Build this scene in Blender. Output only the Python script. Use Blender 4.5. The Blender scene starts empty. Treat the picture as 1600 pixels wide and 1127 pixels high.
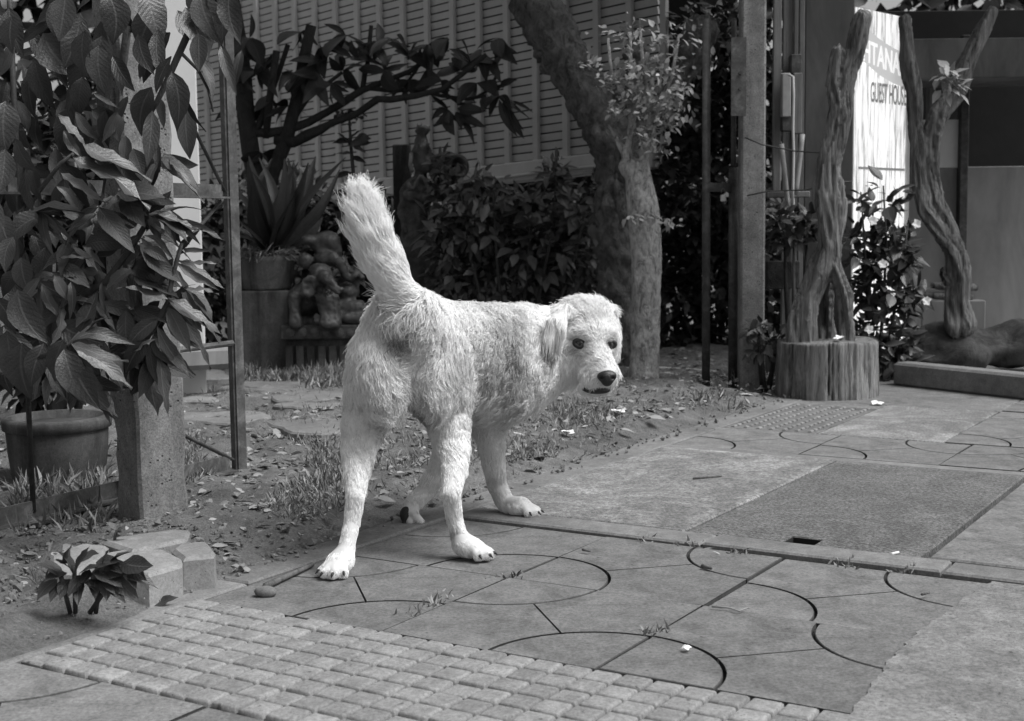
import bpy, bmesh, math, random
import numpy as np
from mathutils import Vector, Matrix, Quaternion

random.seed(7)
rng = np.random.default_rng(7)
SC = bpy.context.scene
COL = SC.collection

# ------------------------------------------------------------------ camera, sky, sun, exposure
FPX, CX, CY = 2140.0, 800.0, 563.5          # focal length and centre in photograph pixels (1600 wide)
CAM_H = 0.66
PITCH = math.atan(207 / FPX)
ROLL = math.radians(0.7)
fw = np.array([0, math.cos(PITCH), -math.sin(PITCH)])
r0 = np.array([1.0, 0, 0]); u0 = np.cross(r0, fw)
RIGHT = r0 * math.cos(ROLL) - u0 * math.sin(ROLL)
UP = u0 * math.cos(ROLL) + r0 * math.sin(ROLL)
CAMP = np.array([0, 0, CAM_H])

cam_data = bpy.data.cameras.new('camera')
cam_data.sensor_width = 36.0
cam_data.lens = 36.0 * FPX / 1600.0
cam_data.clip_start = 0.05
cam_data.clip_end = 2000
cam_data.dof.use_dof = True
cam_data.dof.focus_distance = 2.9
cam_data.dof.aperture_fstop = 9.0
camera = bpy.data.objects.new('camera', cam_data)
COL.objects.link(camera)
M = Matrix(((RIGHT[0], UP[0], -fw[0], 0), (RIGHT[1], UP[1], -fw[1], 0), (RIGHT[2], UP[2], -fw[2], CAM_H), (0, 0, 0, 1)))
camera.matrix_world = M
SC.camera = camera

SUN_AZ, SUN_EL = math.radians(108), math.radians(58)      # azimuth clockwise from +Y: behind the camera, to the right
world = bpy.data.worlds.new('World')
SC.world = world
world.use_nodes = True
wn = world.node_tree.nodes; wl = world.node_tree.links
wn.clear()
sky = wn.new('ShaderNodeTexSky'); sky.sky_type = 'NISHITA'; sky.sun_disc = False
sky.sun_elevation = SUN_EL; sky.sun_rotation = SUN_AZ
sky.air_density = 1.0; sky.dust_density = 4.0
tobw = wn.new('ShaderNodeRGBToBW')                        # black-and-white photograph: a grey sky
bg = wn.new('ShaderNodeBackground'); bg.inputs['Strength'].default_value = 0.058
wo = wn.new('ShaderNodeOutputWorld')
wl.new(sky.outputs[0], tobw.inputs[0]); wl.new(tobw.outputs[0], bg.inputs[0]); wl.new(bg.outputs[0], wo.inputs[0])

sun_data = bpy.data.lights.new('sun', 'SUN')
sun_data.energy = 1.5
sun_data.angle = math.radians(35)
sun_data.color = (1.0, 1.0, 1.0)
sun = bpy.data.objects.new('sun', sun_data)
COL.objects.link(sun)
sd = Vector((math.sin(SUN_AZ) * math.cos(SUN_EL), math.cos(SUN_AZ) * math.cos(SUN_EL), math.sin(SUN_EL)))
sun.rotation_euler = sd.to_track_quat('Z', 'Y').to_euler()
sun.location = (3, -3, 8)

SC.view_settings.view_transform = 'Standard'
SC.view_settings.look = 'None'
SC.view_settings.exposure = 1.3
SC.view_settings.gamma = 1.0
SC.render.engine = 'CYCLES'
SC.cycles.max_bounces = 6
SC.cycles.diffuse_bounces = 4
SC.cycles.glossy_bounces = 2
SC.cycles.transmission_bounces = 2
SC.cycles.transparent_max_bounces = 4
SC.cycles.use_denoising = True
SC.cycles_curves.shape = 'RIBBONS'
SC.cycles_curves.subdivisions = 2

# ------------------------------------------------------------------ points from photograph pixels
def ray(x, y):
    return RIGHT * ((x - CX) / FPX) + UP * (-(y - CY) / FPX) + fw
def G(x, y, z=0.0):
    d = ray(x, y); return CAMP + d * ((z - CAM_H) / d[2])
def P(x, y, Y):
    d = ray(x, y); return CAMP + d * (Y / d[1])
def pxm(r, Y):
    return r * Y / FPX
# the pavement's own axes: u runs along the path, v towards the garden
PA = math.radians(31.5)
UD = np.array([math.sin(PA), math.cos(PA)]); VD = np.array([-math.cos(PA), math.sin(PA)])
def uv(u, v, z=0.0):
    p = UD * u + VD * v
    return np.array([p[0], p[1], z])
def to_uv(p):
    return float(UD @ np.array(p[:2])), float(VD @ np.array(p[:2]))

# ------------------------------------------------------------------ materials (grey, as the photograph)
MATS = {}
class NT:
    def __init__(self, name):
        self.m = bpy.data.materials.new(name); self.m.use_nodes = True
        self.n = self.m.node_tree.nodes; self.l = self.m.node_tree.links
        self.b = self.n['Principled BSDF']
        self.b.inputs['Specular IOR Level'].default_value = 0.35
        self.tc = None
    def coord(self, kind='Object', scale=(1, 1, 1)):
        if self.tc is None: self.tc = self.n.new('ShaderNodeTexCoord')
        mp = self.n.new('ShaderNodeMapping'); mp.inputs['Scale'].default_value = scale
        self.l.new(self.tc.outputs[kind], mp.inputs[0]); return mp.outputs[0]
    def noise(self, vec, scale, detail=4, rough=0.6, dist=0.0):
        t = self.n.new('ShaderNodeTexNoise'); t.inputs['Scale'].default_value = scale
        t.inputs['Detail'].default_value = detail; t.inputs['Roughness'].default_value = rough
        t.inputs['Distortion'].default_value = dist
        self.l.new(vec, t.inputs['Vector']); return t.outputs['Fac']
    def ramp(self, fac, stops):
        r = self.n.new('ShaderNodeValToRGB'); e = r.color_ramp.elements
        while len(e) < len(stops): e.new(0.5)
        for k, (p, v) in enumerate(stops):
            e[k].position = p; e[k].color = (v, v, v, 1)
        self.l.new(fac, r.inputs[0]); return r.outputs[0]
    def math(self, op, a, b=None, clamp=False):
        t = self.n.new('ShaderNodeMath'); t.operation = op; t.use_clamp = clamp
        for i, x in enumerate((a, b)):
            if x is None: continue
            if isinstance(x, (int, float)): t.inputs[i].default_value = x
            else: self.l.new(x, t.inputs[i])
        return t.outputs[0]
    def mix(self, fac, a, b, mode='MIX'):
        t = self.n.new('ShaderNodeMix'); t.data_type = 'RGBA'; t.blend_type = mode
        for k, x in ((0, fac), (6, a), (7, b)):
            if isinstance(x, (int, float)):
                t.inputs[k].default_value = x if k == 0 else (x, x, x, 1)
            else: self.l.new(x, t.inputs[k])
        return t.outputs[2]
    def bump(self, h, strength=0.4, dist=0.01, prev=None):
        t = self.n.new('ShaderNodeBump'); t.inputs['Strength'].default_value = strength
        t.inputs['Distance'].default_value = dist
        self.l.new(h, t.inputs['Height'])
        if prev is not None: self.l.new(prev, t.inputs['Normal'])
        return t.outputs[0]
    def done(self, col=None, rough=0.8, nrm=None):
        if col is not None:
            if isinstance(col, (int, float)): self.b.inputs['Base Color'].default_value = (col, col, col, 1)
            else: self.l.new(col, self.b.inputs['Base Color'])
        if isinstance(rough, (int, float)): self.b.inputs['Roughness'].default_value = rough
        else: self.l.new(rough, self.b.inputs['Roughness'])
        if nrm is not None: self.l.new(nrm, self.b.inputs['Normal'])
        MATS[self.m.name] = self.m
        return self.m

def m_concrete(name, base, var=0.35, speck=0.25, bump=0.3, sc=1.0, rnd=0.12, pits=True, stain=0.0, island=0.0, blot=0.0, big_pits=False):
    t = NT(name); c = t.coord()
    big = t.noise(c, 3.0 * sc, 6, 0.65, 0.4); mid = t.noise(c, 22 * sc, 5, 0.7); fine = t.noise(c, 150 * sc, 4, 0.8)
    col = t.ramp(big, [(0.3, base * (1 - var)), (0.55, base), (0.75, base * (1 + var * 0.6))])
    col = t.mix(0.5, col, t.ramp(mid, [(0.35, 0.6), (0.65, 1.25)]), 'MULTIPLY')
    col = t.mix(speck * 2, col, t.ramp(fine, [(0.35, 0.55), (0.6, 1.25)]), 'MULTIPLY')
    if rnd:
        oi = t.n.new('ShaderNodeObjectInfo')
        col = t.mix(1.0, col, t.ramp(oi.outputs['Random'], [(0, 1 - rnd), (1, 1 + rnd)]), 'MULTIPLY')
    if island:
        gi_ = t.n.new('ShaderNodeNewGeometry')
        col = t.mix(1.0, col, t.ramp(gi_.outputs['Random Per Island'], [(0, 1 - island), (1, 1 + island)]), 'MULTIPLY')
    if blot:
        bl = t.noise(c, 7.0, 7, 0.72, 1.2); dots = t.noise(c, 48, 2, 0.5)
        col = t.mix(blot, col, t.ramp(bl, [(0.36, 0.62), (0.50, 1.0), (0.66, 1.22)]), 'MULTIPLY')
        col = t.mix(1.0, col, t.ramp(dots, [(0.24, 0.45), (0.29, 1.0)]), 'MULTIPLY')
    h = t.math('ADD', t.math('MULTIPLY', mid, 0.6), t.math('MULTIPLY', fine, 0.4))
    if pits:
        vo = t.n.new('ShaderNodeTexVoronoi'); vo.inputs['Scale'].default_value = (90 if not big_pits else 62) * sc
        t.l.new(c, vo.inputs['Vector'])
        pit = t.ramp(vo.outputs['Distance'], [(0.06, 0.0), (0.16, 1.0)] if not big_pits else [(.12, 0), (.26, 1)])
        gate = t.ramp(t.noise(c, 14 * sc, 3), [(0.5, 1.0), (0.6, 0.0)] if not big_pits else [(0.53, 1.0), (0.6, 0.0)])
        pit = t.math('MAXIMUM', pit, gate)
        col = t.mix(1.0, col, t.ramp(pit, [(0, 0.35 if not big_pits else .15), (1, 1.0)]), 'MULTIPLY')
        h = t.math('ADD', h, t.math('MULTIPLY', pit, 0.8))
    if stain:
        st = t.noise(t.coord('Object', (5, 5, 0.7)), 1.6, 5, 0.7, 0.6)
        col = t.mix(stain, col, t.ramp(st, [(0.4, 0.25), (0.62, 1.2)]), 'MULTIPLY')
    return t.done(col, 0.88, t.bump(h, bump, 0.004))

def m_plain(name, base, rough=0.6, var=0.25, scale=12, bump=0.15, spec=0.35, streak=None):
    t = NT(name); c = t.coord('Object', streak or (1, 1, 1))
    n1 = t.noise(c, scale, 5, 0.65, 0.3)
    col = t.ramp(n1, [(0.3, base * (1 - var)), (0.7, base * (1 + var))])
    t.b.inputs['Specular IOR Level'].default_value = spec
    return t.done(col, rough, t.bump(n1, bump, 0.004))

def m_bark(name, base, sc=1.0, stretch=(1, 1, 0.25), depth=0.02, contrast=0.6, rough=0.85):
    t = NT(name); c = t.coord('Object', stretch)
    n1 = t.noise(c, 26 * sc, 8, 0.72, 0.8); n2 = t.noise(c, 90 * sc, 4, 0.7); n3 = t.noise(t.coord(), 4, 4, 0.6)
    col = t.ramp(n1, [(0.32, base * (1 - contrast)), (0.5, base), (0.7, base * (1 + contrast * 0.7))])
    col = t.mix(0.6, col, t.ramp(n2, [(0.3, 0.6), (0.7, 1.2)]), 'MULTIPLY')
    col = t.mix(0.7, col, t.ramp(n3, [(0.3, 0.6), (0.7, 1.25)]), 'MULTIPLY')
    h = t.math('ADD', n1, t.math('MULTIPLY', n2, 0.35))
    return t.done(col, rough, t.bump(h, 0.9, depth))

def m_leaf(name, base, rough=0.4, vein=0.35, lateral=14, island=False, var=0.35, spec=0.5, trans=0.0):
    t = NT(name)
    if t.tc is None: t.tc = t.n.new('ShaderNodeTexCoord')
    sx = t.n.new('ShaderNodeSeparateXYZ'); t.l.new(t.tc.outputs['UV'], sx.inputs[0])
    u, v = sx.outputs[0], sx.outputs[1]
    a = t.math('ABSOLUTE', t.math('SUBTRACT', v, 0.5))
    rib = t.ramp(a, [(0.015, 1.0), (0.05, 0.0)])
    ph = t.math('SUBTRACT', t.math('MULTIPLY', u, lateral), t.math('MULTIPLY', a, lateral * 0.5))
    fr = t.math('ABSOLUTE', t.math('SUBTRACT', t.math('FRACT', ph), 0.5))
    lat = t.ramp(fr, [(0.03, 1.0), (0.12, 0.0)])
    ve = t.math('MAXIMUM', rib, t.math('MULTIPLY', lat, 0.2))
    if island:
        r = t.n.new('ShaderNodeNewGeometry').outputs['Random Per Island']
    else:
        r = t.n.new('ShaderNodeObjectInfo').outputs['Random']
    no = t.noise(t.coord('Object'), 30, 4, 0.6)
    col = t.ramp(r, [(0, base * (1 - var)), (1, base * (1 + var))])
    col = t.mix(0.5, col, t.ramp(no, [(0.3, 0.7), (0.7, 1.25)]), 'MULTIPLY')
    col = t.mix(t.math('MULTIPLY', ve, vein), col, base * 3.0)
    t.b.inputs['Specular IOR Level'].default_value = spec
    if trans:
        t.b.inputs['Transmission Weight'].default_value = 0
        t.b.inputs['Subsurface Weight'].default_value = 0
    hh = t.math('SUBTRACT', fr, t.math('MULTIPLY', rib, 0.6))
    return t.done(col, rough, t.bump(t.math('ADD', t.math('MULTIPLY', hh, .55), no), 0.32, 0.004))

def m_rust(name, base, rough=0.65):
    t = NT(name); c = t.coord()
    n1 = t.noise(c, 18, 7, 0.75, 0.5); n2 = t.noise(c, 140, 3, 0.7)
    col = t.ramp(n1, [(0.35, base * 0.5), (0.52, base), (0.68, base * 2.0)])
    col = t.mix(0.5, col, t.ramp(n2, [(0.35, 0.6), (0.65, 1.2)]), 'MULTIPLY')
    return t.done(col, rough, t.bump(n2, 0.25, 0.002))

# ------------------------------------------------------------------ mesh helpers
def mesh_obj(name, verts, faces, mat, parent=None, smooth=False, uvs=None, loc=None):
    me = bpy.data.meshes.new(name)
    v = np.asarray(verts, dtype=np.float64)
    off = np.zeros(3) if loc is None else np.array(loc, dtype=float)
    if parent is not None and loc is None: off = np.array(parent_loc(parent))
    me.from_pydata((v - off).tolist(), [], [list(map(int, f)) for f in faces])
    me.update()
    if uvs is not None:
        ul = me.uv_layers.new(name='UVMap')
        li = np.zeros(len(me.loops), dtype=np.int32); me.loops.foreach_get('vertex_index', li)
        ul.data.foreach_set('uv', np.asarray(uvs, dtype=np.float32)[li].ravel())
    if smooth: me.polygons.foreach_set('use_smooth', [True] * len(me.polygons))
    if smooth == 'edges':
        me.set_sharp_from_angle(angle=0.5)
    me.materials.append(mat)
    o = bpy.data.objects.new(name, me); COL.objects.link(o)
    if parent is not None:
        o.parent = parent
        o.location = Vector(off) - Vector(parent_loc(parent))
    else:
        o.location = off
    return o
def parent_loc(o):
    p = Vector(o.location)
    while o.parent is not None:
        o = o.parent; p = p + Vector(o.location)
    return p
def empty(name, loc, label=None, cat=None, group=None):
    o = bpy.data.objects.new(name, None); COL.objects.link(o)
    o.location = Vector([float(x) for x in loc]); o.empty_display_size = 0.05
    if label: tag(o, label, cat, group)
    return o
def tag(o, label=None, cat=None, group=None, kind=None):
    if label: o['label'] = label
    if cat: o['category'] = cat
    if group: o['group'] = group
    if kind: o['kind'] = kind
    return o

class MB:
    def __init__(s): s.v = []; s.f = []; s.uv = []; s.k = 0
    def add(s, v, f, uvs=None):
        v = np.asarray(v, float)
        s.v.append(v); s.f += [[i + s.k for i in q] for q in f]; s.k += len(v)
        s.uv.append(np.zeros((len(v), 2)) if uvs is None else np.asarray(uvs))
        return s
    def box(s, c, size, rz=0.0, bev=0.0, mat=None):
        x, y, z = [q / 2 for q in size]
        if bev:
            b = min(bev, x * 0.9, y * 0.9, z * 0.9)
            vs = []
            for sz, e in ((-z, b), (-z + b, 0), (z - b, 0), (z, b)):
                xx, yy = x - e, y - e
                vs += [(xx - b, -yy, sz), (xx, -yy + b, sz), (xx, yy - b, sz), (xx - b, yy, sz), (-xx + b, yy, sz), (-xx, yy - b, sz), (-xx, -yy + b, sz), (-xx + b, -yy, sz)]
            fs = [list(range(7, -1, -1)), list(range(24, 32))]
            for L in range(3):
                for i in range(8):
                    j = (i + 1) % 8; fs.append([L * 8 + i, L * 8 + j, L * 8 + 8 + j, L * 8 + 8 + i])
            v = np.array(vs)
        else:
            v = np.array([(a * x, b * y, d * z) for d in (-1, 1) for a, b in ((-1, -1), (1, -1), (1, 1), (-1, 1))])
            fs = [[3, 2, 1, 0], [4, 5, 6, 7]] + [[i, (i + 1) % 4, 4 + (i + 1) % 4, 4 + i] for i in range(4)]
        if mat is not None: v = v @ np.array(mat).T
        elif rz:
            cc, ss = math.cos(rz), math.sin(rz); v = v @ np.array([[cc, -ss, 0], [ss, cc, 0], [0, 0, 1]]).T
        return s.add(v + np.array(c), fs)
    def bar(s, a, b, w, h=None, up=(0, 0, 1), bev=0.0):
        a, b = np.array(a, float), np.array(b, float); d = b - a; L = np.linalg.norm(d); d = d / L
        up = np.array(up, float)
        if abs(d @ up) > 0.98: up = np.array([0, 1.0, 0])
        sd_ = np.cross(up, d); sd_ /= np.linalg.norm(sd_); u_ = np.cross(d, sd_)
        return s.box((a + b) / 2, (L, w, h or w), bev=bev, mat=np.array([d, sd_, u_]).T)
    def tube(s, pts, rad, n=8, caps=True, wob=0.0):
        p = np.array(pts, float); m = len(p)
        rad = np.full(m, rad) if np.isscalar(rad) else np.array(rad, float)
        t = np.gradient(p, axis=0); t /= np.linalg.norm(t, axis=1)[:, None] + 1e-12
        ref = np.array([0, 0, 1.0]) if abs(t[0][2]) < 0.9 else np.array([1.0, 0, 0])
        x = np.cross(t[0], ref); x /= np.linalg.norm(x); vs = []; us = []
        for i in range(m):
            x = x - (x @ t[i]) * t[i]; x /= np.linalg.norm(x); y = np.cross(t[i], x)
            for k in range(n):
                a = 2 * math.pi * k / n; r = rad[i] * (1 + wob * (rng.random() - 0.5))
                vs.append(p[i] + (x * math.cos(a) + y * math.sin(a)) * r); us.append((i / max(1, m - 1), k / n))
        fs = [[i * n + k, i * n + (k + 1) % n, (i + 1) * n + (k + 1) % n, (i + 1) * n + k] for i in range(m - 1) for k in range(n)]
        if caps: fs += [list(range(n - 1, -1, -1)), [(m - 1) * n + k for k in range(n)]]
        return s.add(vs, fs, us)
    def prism(s, poly, z0, z1, bev=0.0, f=None):
        """poly: CCW (x,y) list; a slab with a small chamfer round its top"""
        p = np.array(poly, float); n = len(p)
        rings = [(p, z0)]
        if bev:
            rings += [(p, z1 - bev), (inset(p, bev), z1)]
        else: rings.append((p, z1))
        vs = np.concatenate([np.c_[q, np.full(n, z)] for q, z in rings])
        fs = [[L * n + i, L * n + (i + 1) % n, (L + 1) * n + (i + 1) % n, (L + 1) * n + i] for L in range(len(rings) - 1) for i in range(n)]
        fs.append([(len(rings) - 1) * n + i for i in range(n)]); fs.append(list(range(n - 1, -1, -1)))
        if f is not None: vs = np.array([f(*q) for q in vs])
        return s.add(vs, fs)
    def lathe(s, prof, c, n=24, wob=0.0):
        vs = []; m = len(prof)
        for r, z in prof:
            for k in range(n):
                a = 2 * math.pi * k / n; rr = r * (1 + wob * math.sin(3 * a + z * 9))
                vs.append((c[0] + rr * math.cos(a), c[1] + rr * math.sin(a), c[2] + z))
        fs = [[i * n + k, i * n + (k + 1) % n, (i + 1) * n + (k + 1) % n, (i + 1) * n + k] for i in range(m - 1) for k in range(n)]
        fs += [list(range(n - 1, -1, -1)), [(m - 1) * n + k for k in range(n)]]
        return s.add(vs, fs)
    def build(s, name, mat, parent=None, smooth=False, uvs=False, loc=None):
        return mesh_obj(name, np.concatenate(s.v), s.f, mat, parent, smooth, np.concatenate(s.uv) if uvs else None, loc)

def inset(p, d):
    """move a CCW outline inwards by d"""
    n = len(p); out = np.zeros_like(p)
    for i in range(n):
        a, b, c = p[i - 1], p[i], p[(i + 1) % n]
        e1 = (b - a) / (np.linalg.norm(b - a) + 1e-12); e2 = (c - b) / (np.linalg.norm(c - b) + 1e-12)
        n1 = np.array([-e1[1], e1[0]]); n2 = np.array([-e2[1], e2[0]])
        m = n1 + n2; L = m @ m
        m = m * (2.0 / L) if L > 0.3 else (n1 + n2) / max(np.linalg.norm(n1 + n2), 1e-6)
        if np.linalg.norm(m) > 2.0: m = m / np.linalg.norm(m) * 2.0
        out[i] = b + m * d
    return out

# smooth value noise on arrays of points (sum of rotated sines)
class SN:
    def __init__(s, seed, n=14):
        r = np.random.default_rng(seed); d = r.normal(size=(n, 3)); s.d = d / np.linalg.norm(d, axis=1)[:, None]
        s.k = r.uniform(0.6, 1.7, n); s.p = r.uniform(0, 6.28, n)
    def __call__(s, p, f):
        return np.sin((p @ s.d.T) * (s.k * f) + s.p).sum(1) / math.sqrt(len(s.k) / 2)
SN1, SN2, SN3 = SN(1), SN(2), SN(3)

# ------------------------------------------------------------------ bodies from blended solids
class Solid:
    """a grid of distances, blended from rounded cones and ellipsoids; mesh() walks its surface"""
    def __init__(s, lo, hi, h):
        s.h = h; s.lo = np.array(lo, float); s.n = np.ceil((np.array(hi) - s.lo) / h).astype(int) + 1
        s.F = np.full(s.n, 0.25, dtype=np.float32); s.prims = []
    def sub(s, lo, hi, pad):
        a = np.clip(np.floor((np.array(lo) - pad - s.lo) / s.h).astype(int), 0, s.n - 1)
        b = np.clip(np.ceil((np.array(hi) + pad - s.lo) / s.h).astype(int) + 1, 1, s.n)
        ax = [s.lo[i] + s.h * np.arange(a[i], b[i]) for i in range(3)]
        X = np.stack(np.meshgrid(*ax, indexing='ij'), -1).astype(np.float32)
        return (slice(a[0], b[0]), slice(a[1], b[1]), slice(a[2], b[2])), X
    def put(s, sl, d, k, cut=False):
        A = s.F[sl]
        if cut:
            d = -d; h = np.maximum(k - np.abs(A - d), 0) / k; s.F[sl] = np.maximum(A, d) + h * h * k * 0.25
        else:
            h = np.maximum(k - np.abs(A - d), 0) / k; s.F[sl] = np.minimum(A, d) - h * h * k * 0.25
    @staticmethod
    def d_cone(X, a, b, ra, rb):
        a = np.array(a); b = np.array(b); ab = b - a; L2 = ab @ ab
        t = np.clip(((X - a) @ ab) / L2, 0, 1)
        return np.linalg.norm(X - (a + t[..., None] * ab), axis=-1) - (ra + (rb - ra) * t)
    @staticmethod
    def d_ell(X, c, Rm, r):
        q = (X - np.array(c)) @ np.array(Rm).T; r = np.array(r)
        k0 = np.linalg.norm(q / r, axis=-1); k1 = np.linalg.norm(q / (r * r), axis=-1) + 1e-9
        return k0 * (k0 - 1) / k1
    def cone(s, a, b, ra, rb, k=0.03, cut=False, info=None):
        pad = max(ra, rb) + k + 0.04
        sl, X = s.sub(np.minimum(a, b), np.maximum(a, b), pad)
        s.put(sl, s.d_cone(X, a, b, ra, rb), k, cut)
        if not cut: s.prims.append(('c', np.array(a, float), np.array(b, float), ra, rb, info))
    def chain(s, pts, rads, k=0.03, info=None):
        """one limb: the segments share their joints, so only the whole limb is blended in"""
        pts = np.array(pts, float)
        sl, X = s.sub(pts.min(0), pts.max(0), max(rads) + k + 0.04)
        d = None
        for i in range(len(pts) - 1):
            q = s.d_cone(X, pts[i], pts[i + 1], rads[i], rads[i + 1]); d = q if d is None else np.minimum(d, q)
            s.prims.append(('c', pts[i], pts[i + 1], rads[i], rads[i + 1], info[i] if isinstance(info, list) else info))
        s.put(sl, d, k)
    def ell(s, c, r, Rm=None, k=0.03, cut=False, info=None, flow=None):
        Rm = np.eye(3) if Rm is None else np.array(Rm)
        c = np.array(c, float); sl, X = s.sub(c, c, max(r) + k + 0.04)
        s.put(sl, s.d_ell(X, c, Rm, r), k, cut)
        if not cut: s.prims.append(('e', c, Rm, np.array(r), np.array(flow if flow is not None else (0, 0, -1.0)), info))
    def mesh(s):
        F = s.F; ins = F < 0; nx, ny, nz = F.shape
        acc = np.zeros((nx - 1, ny - 1, nz - 1, 3), np.float32); cnt = np.zeros((nx - 1, ny - 1, nz - 1), np.float32)
        cs = [(i, j, k) for i in (0, 1) for j in (0, 1) for k in (0, 1)]
        V = lambda A, c: A[c[0]:nx - 1 + c[0], c[1]:ny - 1 + c[1], c[2]:nz - 1 + c[2]]
        for a in cs:
            for ax in range(3):
                if a[ax]: continue
                b = list(a); b[ax] = 1
                ch = V(ins, a) != V(ins, b)
                ix = np.nonzero(ch)
                if len(ix[0]) == 0: continue
                fa = V(F, a)[ix]; fb = V(F, b)[ix]; t = fa / (fa - fb)
                o = np.tile(np.array(a, np.float32), (len(t), 1)); o[:, ax] += t
                acc[ix] += o; cnt[ix] += 1
        act = np.nonzero(cnt); idx = -np.ones(cnt.shape, np.int64); idx[act] = np.arange(len(act[0]))
        v = (np.stack(act, 1) + acc[act] / cnt[act][:, None]) * s.h + s.lo
        quads = []
        for ax in range(3):
            sl0 = [slice(None)] * 3; sl1 = [slice(None)] * 3
            sl0[ax] = slice(0, -1); sl1[ax] = slice(1, None)
            A = ins[tuple(sl0)]; B = ins[tuple(sl1)]
            e = np.nonzero(A != B); e = np.stack(e, 1)
            o1, o2 = [(1, 2), (2, 0), (0, 1)][ax]
            ok = (e[:, o1] > 0) & (e[:, o2] > 0) & (e[:, o1] < s.n[o1] - 1) & (e[:, o2] < s.n[o2] - 1)
            e = e[ok]; fl = A[tuple(e.T)]
            def cell(d1, d2):
                q = e.copy(); q[:, o1] -= d1; q[:, o2] -= d2; return idx[tuple(q.T)]
            q = np.stack([cell(1, 1), cell(0, 1), cell(0, 0), cell(1, 0)], 1)
            q[~fl] = q[~fl][:, ::-1]
            quads.append(q)
        q = np.concatenate(quads); q = q[(q >= 0).all(1)]
        return v, q
    def nearest(s, X):
        best = np.full(len(X), 1e9); which = np.zeros(len(X), int)
        for i, p in enumerate(s.prims):
            d = s.d_cone(X, *p[1:5]) if p[0] == 'c' else s.d_ell(X, p[1], p[2], p[3])
            m = d < best; best[m] = d[m]; which[m] = i
        return which

# ------------------------------------------------------------------ leaves
def leaf_mesh(kind, seed=0):
    r = random.Random(seed); n = 7
    W = dict(broad=0.21, wavy=0.11, strap=0.055, small=0.2, slim=0.10)[kind]
    fold = dict(broad=0.22, wavy=0.35, strap=0.5, small=0.25, slim=0.3)[kind]
    droop = dict(broad=0.16, wavy=0.28, strap=0.10, small=0.12, slim=0.15)[kind] * r.uniform(0.1, 2.2)
    W *= r.uniform(.8, 1.25); twist = r.uniform(-1.0, 1.0) if kind in ('broad', 'wavy', 'slim') else r.uniform(-.2, .2); side = r.uniform(-.10, .10)
    V = []; U = []; Fc = []
    for i in range(n + 1):
        t = i / n
        if kind == 'strap': w = W * (0.6 + 0.9 * t) if t < 0.35 else W * 0.915 * (1 - ((t - 0.35) / 0.65) ** 1.7)
        elif kind == 'slim': w = W * math.sin(math.pi * min(1, t ** 0.9)) ** 0.8
        else: w = W * (math.sin(math.pi * t ** 0.8)) ** 0.9 * (1.0 if t < 0.75 else 1 - 0.25 * (t - 0.75) / 0.25)
        w = max(w, 0.004)
        z = -droop * t * t * 1.0 + (0.03 * math.sin(t * 9 + seed) if kind == 'wavy' else 0)
        for s_ in (-1, -0.5, 0, 0.5, 1):
            wz = 0
            if kind == 'wavy': wz = 0.036 * abs(s_) * math.sin(t * 22 + s_ * 1.5 + seed)
            if kind == 'broad': wz = 0.020 * abs(s_) * math.sin(t * 15 + s_ * 2 + seed)
            yy_ = s_ * w * (1 + (0.10 * math.sin(t * 25 + seed + s_) if kind == 'wavy' else 0)); zz_ = fold * abs(s_) * w + wz; ct, st = math.cos(twist * t), math.sin(twist * t)
            V.append((t, yy_ * ct - zz_ * st + side * math.sin(math.pi * t), z + yy_ * st + zz_ * ct)); U.append((t, 0.5 + 0.5 * s_))
    for i in range(n):
        for j in range(4):
            a = i * 5 + j; Fc.append((a, a + 5, a + 6, a + 1))
    return V, Fc, U
LEAF_CACHE = {}
def leaf_data(kind, mat, k):
    key = (kind, mat.name, k)
    if key not in LEAF_CACHE:
        V, Fc, U = leaf_mesh(kind, k)
        me = bpy.data.meshes.new('leaf'); me.from_pydata(V, [], Fc)
        ul = me.uv_layers.new(name='UVMap'); li = np.zeros(len(me.loops), np.int32); me.loops.foreach_get('vertex_index', li)
        ul.data.foreach_set('uv', np.array(U, np.float32)[li].ravel())
        me.polygons.foreach_set('use_smooth', [True] * len(me.polygons)); me.materials.append(mat)
        LEAF_CACHE[key] = me
    return LEAF_CACHE[key]
def frame(b, t, nrm):
    b, t = Vector(b), Vector(t); x = t - b; L = x.length; x = x / L
    n = Vector(nrm); y = n.cross(x)
    if y.length < 1e-3: y = Vector((0.3, 1, 0.2)).cross(x)
    y.normalize(); z = x.cross(y)
    return L, Matrix(((x.x, y.x, z.x), (x.y, y.y, z.y), (x.z, y.z, z.z)))
def leaf(parent, b, t, nrm, kind, mat, k=0, wide=1.0, name='leaf'):
    L, R3 = frame(b, t, nrm)
    o = bpy.data.objects.new(name, leaf_data(kind, mat, k % 9)); COL.objects.link(o)
    o.parent = parent
    o.matrix_local = Matrix.Translation(Vector(b) - Vector(parent_loc(parent))) @ R3.to_4x4() @ Matrix.Diagonal((L, L * wide, L, 1))
    return o
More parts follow.
